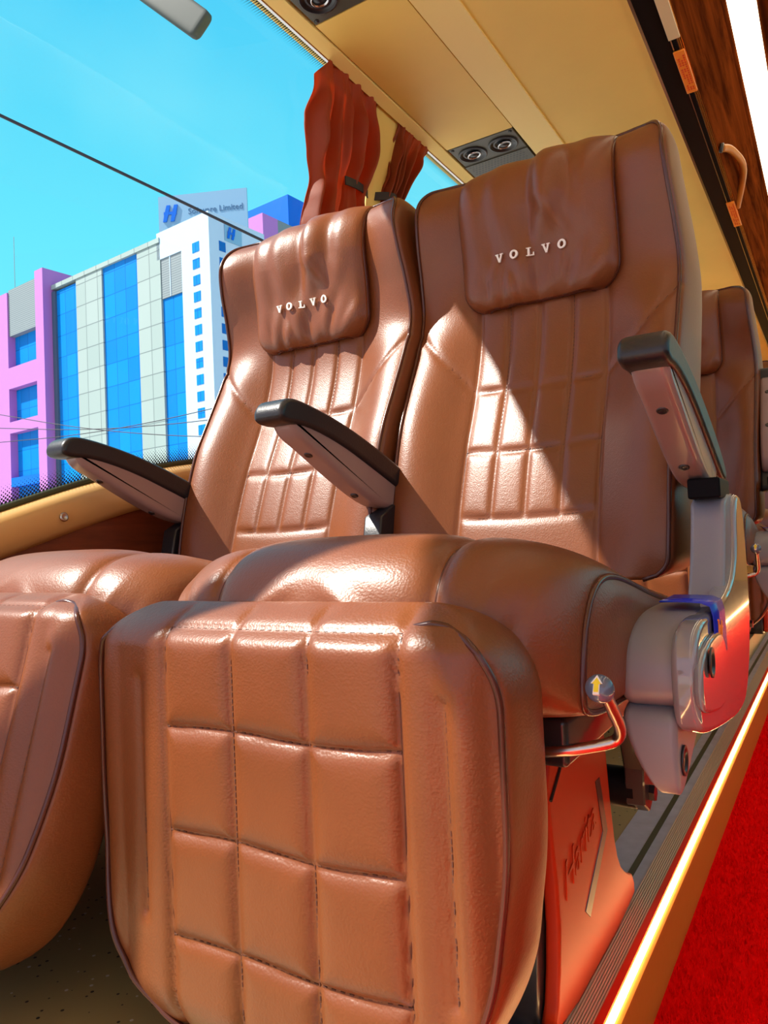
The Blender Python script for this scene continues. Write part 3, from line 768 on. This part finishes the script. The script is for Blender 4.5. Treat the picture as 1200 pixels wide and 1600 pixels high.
sc = MB().lathe([(.0085, 0), (.0085, .003), (.006, .0045), (.0035, .002), (.0005, .002)], (WALLX + .0355, .845, .5725), (1, -.05, .12), 16).build('sill_screw', 'steel', smooth=True)
tag(sc, 'small round screw head in the beige window ledge', 'screw')
S(MB().tube([(WALLX + .002, y, interp(SILL, y) + .003) for y in ys], .0062, 8).build('trim_8', 'gasket', smooth=True))
ZTOP = 1.80
def pane(name, ya, yb, n=70):
    """curved lower edge; uv carries distance from the printed edges"""
    me = bpy.data.meshes.new(name); vs = []; fs = []; uvs = []
    rows_ = [0, .012, .025, .04, .06, .3, .6, .9, 'a', 'b', 'c', 'd']
    Ys = np.linspace(ya, yb, n)
    H = []
    for y in Ys:
        s_ = interp(SILL, y); top_ = ZTOP - s_
        H.append([(0, 0), (.012, .012), (.025, .025), (.04, .04), (.06, .06), (top_ * .5, .5), (top_ - .06, .06), (top_ - .04, .04), (top_ - .025, .025), (top_ - .012, .012), (top_, 0)])
    m_ = len(H[0])
    for i, y in enumerate(Ys):
        for h, d in H[i]:
            z = interp(SILL, y) + h; vs.append((wx(z) - .002, y, z)); uvs.append((y, d))
    for i in range(n - 1):
        for j in range(m_ - 1): fs.append((i * m_ + j, (i + 1) * m_ + j, (i + 1) * m_ + j + 1, i * m_ + j + 1))
    me.from_pydata(vs, [], fs); me.update(); ul = me.uv_layers.new(name='UVMap')
    for p in me.polygons:
        for li, vi in zip(p.loop_indices, p.vertices): ul.data[li].uv = uvs[vi]
    o = link(name, me, 'glass', smooth=True)
    return S(o)
pane('window_1', Y0, 1.86); pane('window_2', 1.90, 5.2)
# pillar between the windows (beige, with a raised inner rib), and the solid rear quarter
def pillar(name, ya, yb, m_='beige'):
    z = [.70, 1.0, 1.4, 1.79]; lp = [[(wx(q) - .03, ya, q), (wx(q) + .018, ya, q), (wx(q) + .026, ya + .02, q), (wx(q) + .026, yb - .02, q), (wx(q) + .018, yb, q), (wx(q) - .03, yb, q)] for q in z]
    return S(MB().loft(lp).build(name, m_))
pillar('trim_9', 1.79, 1.95)
S(MB().loft(prism_yz(chaikin([(1.84, 1.0), (1.895, 1.0), (1.895, 1.66), (1.84, 1.66)], 2), -1.15, -1.145, .002, 1)).build('trim_10', 'beige_light')).rotation_euler = (0, 0, 0)
pillar('wall_left_rear', 5.1, Y1)
# front door pillar out of view ahead
pillar('trim_11', -.52, -.38)
pillar('added_shadow_post', .045, .105)  # slender unseen post, added to cast the shadow band on the aisle cushion

# underside of the overhead rack
H = 1.775
S(MB().add([(-1.060, Y0, H - .010), (-1.060, Y1, H - .010), (-1.028, Y0, H), (-1.028, Y1, H), (-1.028, Y0, H + .03), (-1.028, Y1, H + .03), (-1.060, Y0, H + .03), (-1.060, Y1, H + .03)], [(0, 1, 3, 2), (2, 3, 5, 4), (4, 5, 7, 6), (6, 7, 1, 0)]).build('trim_12', 'beige_light'))
S(MB().box((-1.078, Y0, H - .002), (-1.071, Y1, H + .03)).build('trim_13', 'ring'))
S(MB().box((-1.071, Y0, H + .004), (-1.060, Y1, H + .03)).build('trim_14', 'riser'))
VENTS = [(1.05, 1.445), (2.16, 2.56), (3.3, 3.7)]
ys_ = [Y0] + [q for v_ in VENTS for q in v_] + [Y1]
sg = MB()
for k in range(0, len(ys_), 2): sg.box((-1.024, ys_[k], H + .004), (-.794, ys_[k + 1], H + .03))
for v_ in VENTS: sg.box((-1.024, v_[0], H + .020), (-.794, v_[1], H + .03))
S(sg.build('ceiling_service_panel', 'beige'))
S(MB().add([(-.790, Y0, H + .002), (-.790, Y1, H + .002), (-.690, Y0, H - .004), (-.690, Y1, H - .004), (-.690, Y0, H + .03), (-.690, Y1, H + .03), (-.790, Y0, H + .03), (-.790, Y1, H + .03)], [(0, 1, 3, 2), (2, 3, 5, 4), (4, 5, 7, 6), (6, 7, 1, 0)]).build('trim_15', 'beige_light'))
S(MB().box((-.690, Y0, H + .002), (-.352, Y1, H + .03)).build('ceiling', 'beige'))
S(MB().box((-.356, Y0, H - .006), (-.349, Y1, H + .012)).build('trim_16', 'ring'))
bm_ = MB()
bm_.add([(-.349, Y0, H - .003), (-.349, Y1, H - .003), (-.296, Y0, H + .012), (-.296, Y1, H + .012), (-.296, Y0, H + .05), (-.296, Y1, H + .05), (-.349, Y0, H + .05), (-.349, Y1, H + .05)], [(0, 1, 3, 2), (2, 3, 5, 4), (4, 5, 7, 6), (6, 7, 1, 0)])
S(bm_.build('trim_17', 'blackgloss'))
S(MB().box((-.3015, Y0, H + .008), (-.2985, Y1, H + .016)).build('trim_18', 'ring'))
S(MB().box((-.296, Y0, H + .006), (-.286, Y1, H + .05)).build('trim_19', 'blackgloss'))
gs = MB()
for k in range(3): gs.box((-.286 + .0042 * k, Y0, H + .012 + .004 * k), (-.2835 + .0042 * k, Y1, H + .05))
S(gs.build('trim_20', 'gold'))
# aisle-side face of the rack and dark wood ceiling
S(MB().add([(-.274, Y0, H + .02), (-.274, Y1, H + .02), (-.20, Y0, 2.02), (-.20, Y1, 2.02), (-.23, Y0, 2.04), (-.23, Y1, 2.04), (-.30, Y0, H + .05), (-.30, Y1, H + .05)], [(0, 1, 3, 2), (2, 3, 5, 4), (4, 5, 7, 6), (6, 7, 1, 0)]).build('wall_rack_face', 'ceil_wood'))
S(MB().add([(-.20, Y0, 2.02), (-.20, Y1, 2.02), (.0, Y0, 2.08), (.0, Y1, 2.08), (.5, Y0, 2.08), (.5, Y1, 2.08), (.5, Y0, 2.12), (.5, Y1, 2.12), (-.2, Y0, 2.10), (-.2, Y1, 2.10)], [(0, 1, 3, 2), (2, 3, 5, 4), (4, 5, 7, 6), (6, 7, 9, 8), (8, 9, 1, 0)]).build('ceiling_aisle', 'ceil_wood'))
cl = MB().add([(-.186, Y0, 2.018), (-.186, Y1, 2.018), (-.114, Y0, 2.040), (-.114, Y1, 2.040), (-.114, Y0, 2.06), (-.114, Y1, 2.06), (-.186, Y0, 2.05), (-.186, Y1, 2.05)], [(0, 1, 3, 2), (2, 3, 5, 4), (4, 5, 7, 6), (6, 7, 1, 0)]).build('ceiling_light', 'led2')
tag(cl, 'long bright light strip running down the dark wood ceiling', 'light strip')
cl2 = MB().box((.30, Y0, 2.05), (.37, Y1, 2.07)).build('ceiling_light', 'led2'); tag(cl2, 'added light strip brightening the ceiling, unseen beyond the right edge of the picture', 'light strip')  # mirrored strip out of view, added to lift the beige ceiling
# roof above the rack, far end and the other side of the cabin (daylight comes through its windows)
S(MB().box((-1.12, Y0, H + .031), (-.30, Y1, 2.10)).build('ceiling_rack_body', 'beige'))
S(MB().box((-1.3, Y1, -.12), (1.5, Y1 + .03, 2.15)).build('wall_rear', 'beige'))
S(MB().box((.30, Y0, -.12), (.33, Y1, 0)).build('trim_21', 'riser'))
S(MB().box((.30, Y0, -.03), (1.35, Y1, 0)).build('floor_far', 'floor'))
S(MB().box((1.35, Y0, 0), (1.38, Y1, .75)).build('wall_right', 'wall_wood'))
rw = MB()
for yy in (-1.6, .2, 2.0, 3.8, 5.6, 7.3): rw.box((1.30, yy, .75), (1.36, yy + .14, 1.8))
S(rw.build('wall_right_pillars', 'beige'))
S(MB().box((.35, Y0, 1.78), (1.38, Y1, 2.10)).build('ceiling_right', 'beige'))
ls2 = MB().box((.2925, Y0, -.001), (.300, Y1, .003)).build('led_strip', 'led'); tag(ls2, 'warm light strip along the far edge of the aisle, out of the picture', 'light strip')

# ------------------------------------------------------------------ overhead air vents with nozzles and speaker grilles
def make_vent(label, ya, yb):
    xa, xb = -1.024, -.794; xm = (xa + xb) / 2
    r = empty('air_vent_panel', (xm, ya, H)); off = (xm, ya, H)
    f_ = MB().box((xa + .003, ya + .003, H + .003), (xb - .003, yb - .003, H + .0185)).build('housing', 'vent', r, off, bevel=.002)
    L = yb - ya
    for (yc) in (ya + .072, yb - .072):
        for xc in (xm - .054, xm + .054):
            nz_ = MB().lathe([(.048, 0), (.048, .003), (.043, .004), (.038, -.002), (.030, .001), (.024, -.001), (.0005, -.001)], (xc, yc, H + .0025), (0, 0, -1), 32).build('nozzle', 'ventblack', r, off, smooth=True)
            MB().lathe([(.0225, 0), (.0225, .006), (.0195, .007), (.0185, .002), (.0005, .001)], (xc + .004, yc, H + .0018), (0.12, .1, -1), 28).build('ring', 'ring', nz_, off, smooth=True)
            MB().lathe([(.0175, 0), (.0165, .004), (.0004, .0055)], (xc + .004, yc, H + .0010), (0.12, .1, -1), 24).build('cap', 'ventblack', nz_, off, smooth=True)
    gy0, gy1 = ya + .135, yb - .135
    MB().box((xa + .003, gy0, H + .0), (xb - .003, gy1, H + .0045)).build('grille', 'vent', r, off)
    hl = MB(); nx = 17; ny = 9
    for i in range(nx):
        for j in range(ny):
            x = xa + .018 + (xb - xa - .036) * (i + (j % 2) * .5) / nx; y = gy0 + .010 + (gy1 - gy0 - .02) * j / (ny - 1)
            hl.lathe([(.0038, 0), (.0038, .0006), (.0003, .0006)], (x, y, H + .0002), (0, 0, -1), 6)
    h_ = hl.build('grille_holes', 'ventblack', r, off); h_['kind'] = 'stuff'
    sc_ = [(xa + .014, ya + .014), (xb - .014, ya + .014), (xa + .014, yb - .014), (xb - .014, yb - .014)]
    for (x, y) in sc_:
        MB().lathe([(.006, 0), (.006, .0015), (.0004, .002)], (x, y, H + .003), (0, 0, -1), 12).build('screw', 'ventblack', r, off, smooth=True)
    tag(r, label, 'air vent', 'air vent panels under the overhead rack')
make_vent('dark air vent panel cut off by the top edge of the picture, nearest the viewer', *VENTS[0])
make_vent('dark air vent panel with round nozzles and dotted grille above the nearest aisle seat', *VENTS[1])

# tags and the orange-brown handle on the rack edge
def rack_tag(ya, yb, label, m_, ink=True):
    r = empty('row_tag', (-.292, ya, H)); off = (-.292, ya, H)
    MB().box((-.3035, ya, H + .001), (-.2745, yb, H + .0065)).build('plate', m_, r, off, bevel=.0015)
    if ink:
        k = MB(); y = ya + .02; rn = random.Random(2)
        while y < yb - .02:
            for xx in (-.297, -.290, -.283): 
                if rn.random() < .8: k.box((xx, y, H + .0), (xx + .004, y + .006, H + .0012))
            y += .011
        k.build('printed_marks', 'tag_ink', r, off)
    tag(r, label, 'tag')
rack_tag(2.08, 2.30, 'orange printed tag with red marks on the rack edge, upper of the two', 'orange_tag')
rack_tag(3.18, 3.45, 'orange tag on the rack edge, lower and farther of the two', 'orange_tag')
rack_tag(1.66, 2.02, 'cream coloured tag on the rack edge at the top of the picture', 'cream_tag', False)
hd = empty('rack_handle', (-.27, 3.0, 1.80))
MB().tube([tuple(p) for p in chaikin([(-.266, 2.76, 1.805), (-.245, 2.83, 1.83), (-.222, 3.05, 1.862), (-.240, 3.20, 1.862), (-.275, 3.29, 1.795)], 2, False)], .013, 12).build('grip', 'riser', hd, (-.27, 3.0, 1.80), smooth=True)
MB().lathe([(.016, 0), (.016, .008), (.0005, .009)], (-.268, 2.745, 1.80), (.9, 0, -.3), 16).build('mount', 'black', hd, (-.27, 3.0, 1.80), smooth=True)
tag(hd, 'curved orange-brown grab handle on the rack beside the wood ceiling', 'handle')

# ------------------------------------------------------------------ curtains
def curtain(yl, yr, nf, amp, seed, label, flip=1):
    """yl, yr: functions of z giving the two edges"""
    rn = random.Random(seed); ph = [rn.random() * 6 for _ in range(6)]
    rows_ = []; ztop = 1.772
    for zi in np.linspace(0, 1, 110):
        z = ztop + (.84 - ztop) * zi; a, b = yl(z), yr(z); row = []
        tie = math.exp(-((z - 1.48) / .05) ** 2)
        for u in np.linspace(0, 1, 150):
            uu = u + .035 * math.sin(4 * u + z * 5 + ph[0]) + .03 * noise.noise(Vector((u * 3, z * 5, seed)))
            s1 = math.sin(2 * math.pi * nf * uu + ph[1] + .9 * math.sin(z * 4 + ph[2]))
            fo = math.copysign(abs(s1) ** .7, s1) * .7 + .3 * math.sin(2 * math.pi * nf * 2.3 * uu + ph[3] + z * 4)
            x = wx(z) + .034 + amp * (1 - .5 * tie) * (1 - .75 * sstep(1.66, 1.76, z)) * fo + .012 * noise.noise(Vector((u * 7, z * 11, seed + 3))) * sstep(1.77, 1.70, z)
            y = a + (b - a) * u + .012 * noise.noise(Vector((u * 4, z * 9, seed + 7)))
            dz = -.075 * max(0, 1 - u / .22) * sstep(1.45, 1.77, z) if flip > 0 else 0
            row.append((x, y, z + dz))
        rows_.append(row)
    r = empty('curtain', (wx(1.0), (yl(1.5) + yr(1.5)) / 2, .84)); off = tuple(r.location)
    o = MB().grid(rows_).build('cloth', 'curtain', r, off, smooth=True)
    md = o.modifiers.new('t', 'SOLIDIFY'); md.thickness = .0015
    k = 31
    zt_ = 1.475
    a, b = yl(zt_), yr(zt_)
    us_ = np.linspace(.45, 1.12, 20) if flip > 0 else np.linspace(-.25, 1.02, 20)
    st_ = [(wx(zt_) + .062 - .02 * (abs(u - .5) * 2) ** 2, a + (b - a) * u, zt_ + .2 * ((a + (b - a) * u) - 1.6)) for u in us_]
    g_ = [[(x, y, z + dz) for x, y, z in st_] for dz in (-.012, .012)]
    q = MB().grid(g_).build('tie_band', 'strap', r, off); md = q.modifiers.new('t', 'SOLIDIFY'); md.thickness = .003
    tag(r, label, 'curtain', 'orange curtains on the window pillar')
c1l = [(.8, 1.52), (1.2, 1.50), (1.4, 1.505), (1.46, 1.52), (1.6, 1.495), (1.79, 1.485)]
c1r = [(.8, 1.80), (1.3, 1.76), (1.46, 1.755), (1.6, 1.80), (1.79, 1.80)]
c2l = [(.8, 1.82), (1.2, 1.80), (1.46, 1.83), (1.6, 1.87), (1.79, 1.92)]
c2r = [(.8, 1.98), (1.2, 1.94), (1.40, 1.925), (1.46, 1.93), (1.6, 1.985), (1.72, 2.07), (1.79, 2.12)]
curtain(lambda z: interp(c1l, z), lambda z: interp(c1r, z), 4, .036, 1, 'gathered orange curtain left of the beige pillar, lit along its edge')
curtain(lambda z: interp(c2l, z), lambda z: interp(c2r, z), 4, .024, 5, 'darker orange curtain right of the beige pillar, swept back by its band', -1)

# mirror arm hanging outside at the top of the view
ma = empty('mirror_arm', (-1.75, 1.72, 2.3)); off = tuple(ma.location)
def bar_pt(x, y1_, z1_): return (x, y1_, z1_)
k = 1.65
A = [(-1.38, .88), (-1.095, 1.104), (-1.0, 1.06)]
arm_ = []
P0_ = Vector((-.972 * k, k, .5 + .995 * k)); D_ = Vector((-.56, -.055, .545)).normalized()
U_ = Vector((.25, .1, 1)).normalized(); W_ = D_.cross(U_).normalized(); U_ = W_.cross(D_).normalized()
lp = []
for (s_, hh) in ((-.006, .55), (-.003, .82), (.004, .95), (.016, 1.0), (.2, 1.03), (.9, 1.08)):
    c_ = P0_ + D_ * s_; ring = []
    for q in range(32):
        a = 2 * math.pi * q / 32; ca, sa = math.cos(a), math.sin(a)
        ring.append(tuple(c_ + U_ * (.046 * hh * math.copysign(abs(ca) ** .45, ca)) + W_ * (.018 * hh * math.copysign(abs(sa) ** .45, sa))))
    lp.append(ring)
MB().loft(lp).build('housing', 'mirror_grey', ma, off, smooth=True)
tag(ma, 'grey-green rounded arm hanging into view outside the window at the top', 'mirror arm')

# ------------------------------------------------------------------ outside: ground, cables and buildings
S(MB().box((-300, -150, -1.6), (150, 300, -1.5)).build('street_ground', 'ground'))
def cable(pts, r, label, name='overhead_cable'):
    o = MB().tube(pts, r, 8).build(name, 'wire', smooth=True); tag(o, label, 'cable', 'overhead cables'); return o
Rc = lambda rx, rz, Y: Vector((rx * Y, Y, .5 + rz * Y))
p_a, p_m, p_b = Rc(-1.638, 1.055, 4.2), Rc(-1.1947, .7723, 5.2), Rc(-.8235, .534, 6.9)
ext0 = p_a + (p_a - p_m) * 1.5; ext1 = p_b + (p_b - p_m) * .8
pts = [ext0, p_a, p_m, p_b, ext1]
cable([tuple(q) for q in chaikin([tuple(q) for q in pts], 2, False)], .017, 'thick black cable crossing the sky above the buildings')
for i, (za, zb, lab) in enumerate((((.28, .165), (.8, .30), 'thin cable sagging in front of the lilac and glass facade, upper'), ((.24, .215), (.8, .21), 'thin cable across the lilac facade, middle'), ((.20, .25), (.8, .14), 'thin cable rising across the glass facade, lowest'))):
    a = Rc(-1.75, za[0] + .08, 16); b = Rc(-.80, zb[1] if False else za[1] + .02, 16)
    mid = (a + b) / 2 - Vector((0, 0, .35)); cable([tuple(q) for q in chaikin([tuple(a), tuple(mid), tuple(b)], 3, False)], .014, lab)

SS = 2.0
BP = (-26.7013 * SS, 27.3863 * SS, -1.5); BROT = math.radians(-4.562)
def zz(z): return .5 + (z - .5) * SS + 1.5          # local height over the street
def bbox(mb, s0, s1, z0, z1, y0, y1): return mb.box((-s1 * SS, y0 * SS, zz(z0) if z0 > -50 else 0), (-s0 * SS, y1 * SS, zz(z1)))
def wallbox(s0, s1, z1, y0, y1, z0=-99): return bbox(MB(), s0, s1, z0, z1, y0, y1)
off3 = empty('office_building', BP, BROT)
tag(off3, 'white tower and striped blue glass office block with a company sign on its roof', 'building')
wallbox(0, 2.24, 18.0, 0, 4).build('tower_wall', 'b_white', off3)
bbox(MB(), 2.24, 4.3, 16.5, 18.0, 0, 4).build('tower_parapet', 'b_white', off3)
bbox(MB(), 2.24, 4.3, 14.3, 16.5, .05, 3).build('louver_panel', 'b_louver', off3)
bbox(MB(), 3.22, 3.28, 14.3, 16.5, .02, .06).build('louver_post', 'b_white', off3)
wallbox(2.24, 4.04, 14.3, .12, 3).build('glass_band', 'b_blue', off3)
wallbox(4.04, 6.11, 17.7, .0, 8).build('tiled_wall', 'b_tile', off3)
wallbox(6.11, 9.55, 17.45, .10, 8).build('glass_band', 'b_blue', off3)
wallbox(9.55, 12.27, 17.7, 0, 8).build('tiled_wall', 'b_tile', off3)
wallbox(12.27, 14.98, 17.3, .10, 8).build('glass_band', 'b_blue', off3)
bbox(MB(), 4.04, 14.98, 17.45, 17.72, -.06, 8).build('roof_edge', 'b_tile', off3)
for k in range(13):
    z1 = 16.62 - .875 * k; z0 = z1 - .52
    bbox(MB(), .78, 1.32, z0, z1, -.02, .1).build('window', 'b_blue', off3)
    f_ = MB().box((-.06 * SS, .66 * SS, zz(z0)), (.02 * SS, 1.10 * SS, zz(z1))).build('window', 'b_blue', off3)
    MB().box((-.03, 2.6 * SS, zz(z0)), (.02 * SS, 3.0 * SS, zz(z1))).build('window', 'b_blue', off3)
# dark reveals on the glass faces
MB().box((-14.98 * SS, -.03 * SS, 0), (-14.6 * SS, .10 * SS, zz(17.3))).build('corner_glass', 'b_dark', off3)
# small wall emblem on the tower side
def text_mesh(body, size, m_, parent, mat4, ext=.05, shear=0):
    fc = bpy.data.curves.new('t', 'FONT'); fc.body = body; fc.size = size; fc.extrude = ext; fc.shear = shear; fc.align_x = 'LEFT'
    to = bpy.data.objects.new('t', fc); COL.objects.link(to); bpy.context.view_layer.update()
    me = bpy.data.meshes.new_from_object(to.evaluated_get(bpy.context.evaluated_depsgraph_get())); bpy.data.objects.remove(to)
    me.transform(mat4); return link('lettering', me, m_, parent, smooth=False)
def emblem(parent, mat4, m_='b_bluebox'):
    mb = MB()
    for x0_, sh in ((0, .5), (.95, .5)):
        v_ = []
        for z_, w_ in ((0, 0), (.5, .06), (1.0, .12), (1.5, .06), (2.0, 0)):
            v_ += [(x0_ + sh * z_ / 2 - .22 - w_ * .4, z_), (x0_ + sh * z_ / 2 + .22 + w_ * .4, z_)]
        n_ = len(v_) // 2
        vs = [(a, 0, b) for a, b in v_] + [(a, -.12, b) for a, b in v_]; N_ = len(v_)
        fs = []
        for i in range(n_ - 1):
            a = 2 * i; fs += [(a, a + 1, a + 3, a + 2), (N_ + a, N_ + a + 2, N_ + a + 3, N_ + a + 1), (a, a + 2, N_ + a + 2, N_ + a), (a + 1, N_ + a + 1, N_ + a + 3, a + 3)]
        fs += [(0, N_, N_ + 1, 1), (N_ - 2, N_ - 1, 2 * N_ - 1, 2 * N_ - 2)]
        mb.add(vs, fs)
    mb.box((-.1, -.11, .85), (1.5, -.01, 1.2))
    me = mb.mesh(); me.transform(mat4); return link('emblem', me, m_, parent, smooth=False)
pl_ = MB().box((-.02, 1.05 * SS, zz(16.75)), (.10, 2.25 * SS, zz(17.65))).build('wall_sign', 'b_sign', off3)
emblem(pl_, Matrix.Translation((.14, 1.25 * SS, zz(16.9))) @ Matrix.Rotation(math.pi / 2, 4, 'Z') @ Matrix.Scale(.62, 4))
# roof sign board
sb_ = empty('roof_sign', (-35.472 * SS, 32 * SS, zz(18.0) - 1.5), math.atan2(-.41242 * -1, -.91099 * -1)); tag(sb_, 'large grey-blue company sign board standing on the office roof', 'sign')
hh = zz(23.0) - zz(18.0)
MB().box((0, 0, 0), (5.8 * SS, .25, hh)).build('board', 'b_sign', sb_)
for k in range(6): MB().box((.3 + k * 2.1, .25, 0), (.45 + k * 2.1, .5, hh)).build('post', 'mast', sb_)
emblem(sb_, Matrix.Translation((.42 * SS, -.02, hh - 1.68 * SS)) @ Matrix.Scale(1.05, 4))
Rx = Matrix.Rotation(math.pi / 2, 4, 'X')
text_mesh('Software Limited', .52 * SS, 'b_ink', sb_, Matrix.Translation((1.95 * SS, -.02, hh - 1.30 * SS)) @ Rx, .03)
text_mesh('www.healthcare', .20 * SS, 'b_ink', sb_, Matrix.Translation((3.9 * SS, -.02, hh - 1.70 * SS)) @ Rx, .02) if False else None

wing = empty('office_wing', BP, BROT); tag(wing, 'lilac framed wing with large windows at the left end of the office block', 'building')
y0 = -.6
def wb(s0, s1, z0, z1, ya, yb, nm, m_): return bbox(MB(), s0, s1, z0, z1, ya, yb).build(nm, m_, wing)
wb(15.0, 15.95, -99, 18.75, y0, 6, 'pillar', 'b_pink')
wb(19.45, 20.6, -99, 18.2, y0, 6, 'pillar', 'b_pink')
wb(20.6, 28, -99, 17.6, y0 + .3, 6, 'wall', 'b_pink')
wb(15.95, 19.45, 15.25, 18.35, y0 + .1, 6, 'louver_panel', 'b_louver')
wb(15.95, 19.45, 11.7, 13.1, y0, 6, 'wall', 'b_pink'); wb(15.95, 19.45, 8.75, 9.5, y0, 6, 'wall', 'b_pink')
for (z0, z1) in ((13.1, 15.25), (9.5, 11.7), (5.8, 8.75), (2.6, 5.2)):
    wb(15.95, 19.45, z0, z1, y0 + .5, 6, 'window', 'b_blue')
wb(15.95, 19.45, 5.2, 5.8, y0, 6, 'wall', 'b_bluebox'); wb(15.95, 19.45, -99, 2.6, y0, 6, 'wall', 'b_pink')
ms_ = MB().tube([(-20 * SS, .5, zz(17.5)), (-20 * SS, .5, zz(22.4))], .04, 6).build('mast', 'mast', wing)

far = empty('far_block', (-.8426 * 112, 112, -1.5), BROT); tag(far, 'blue and lilac rooftop block behind the white tower', 'building')
zf = lambda r, y: .5 + r * y + 1.5
MB().box((-30, 0, 0), (0, 4.3, zf(.598, 112))).build('lilac_wall', 'b_pink', far)
MB().box((-29.9, 4.3, 0), (-.01, 30, zf(.598, 112))).build('panel_wall', 'b_louver', far)
MB().box((-13, 8.7, zf(.598, 112) - 2), (-1, 60, 76.2)).build('blue_box', 'b_bluebox', far)
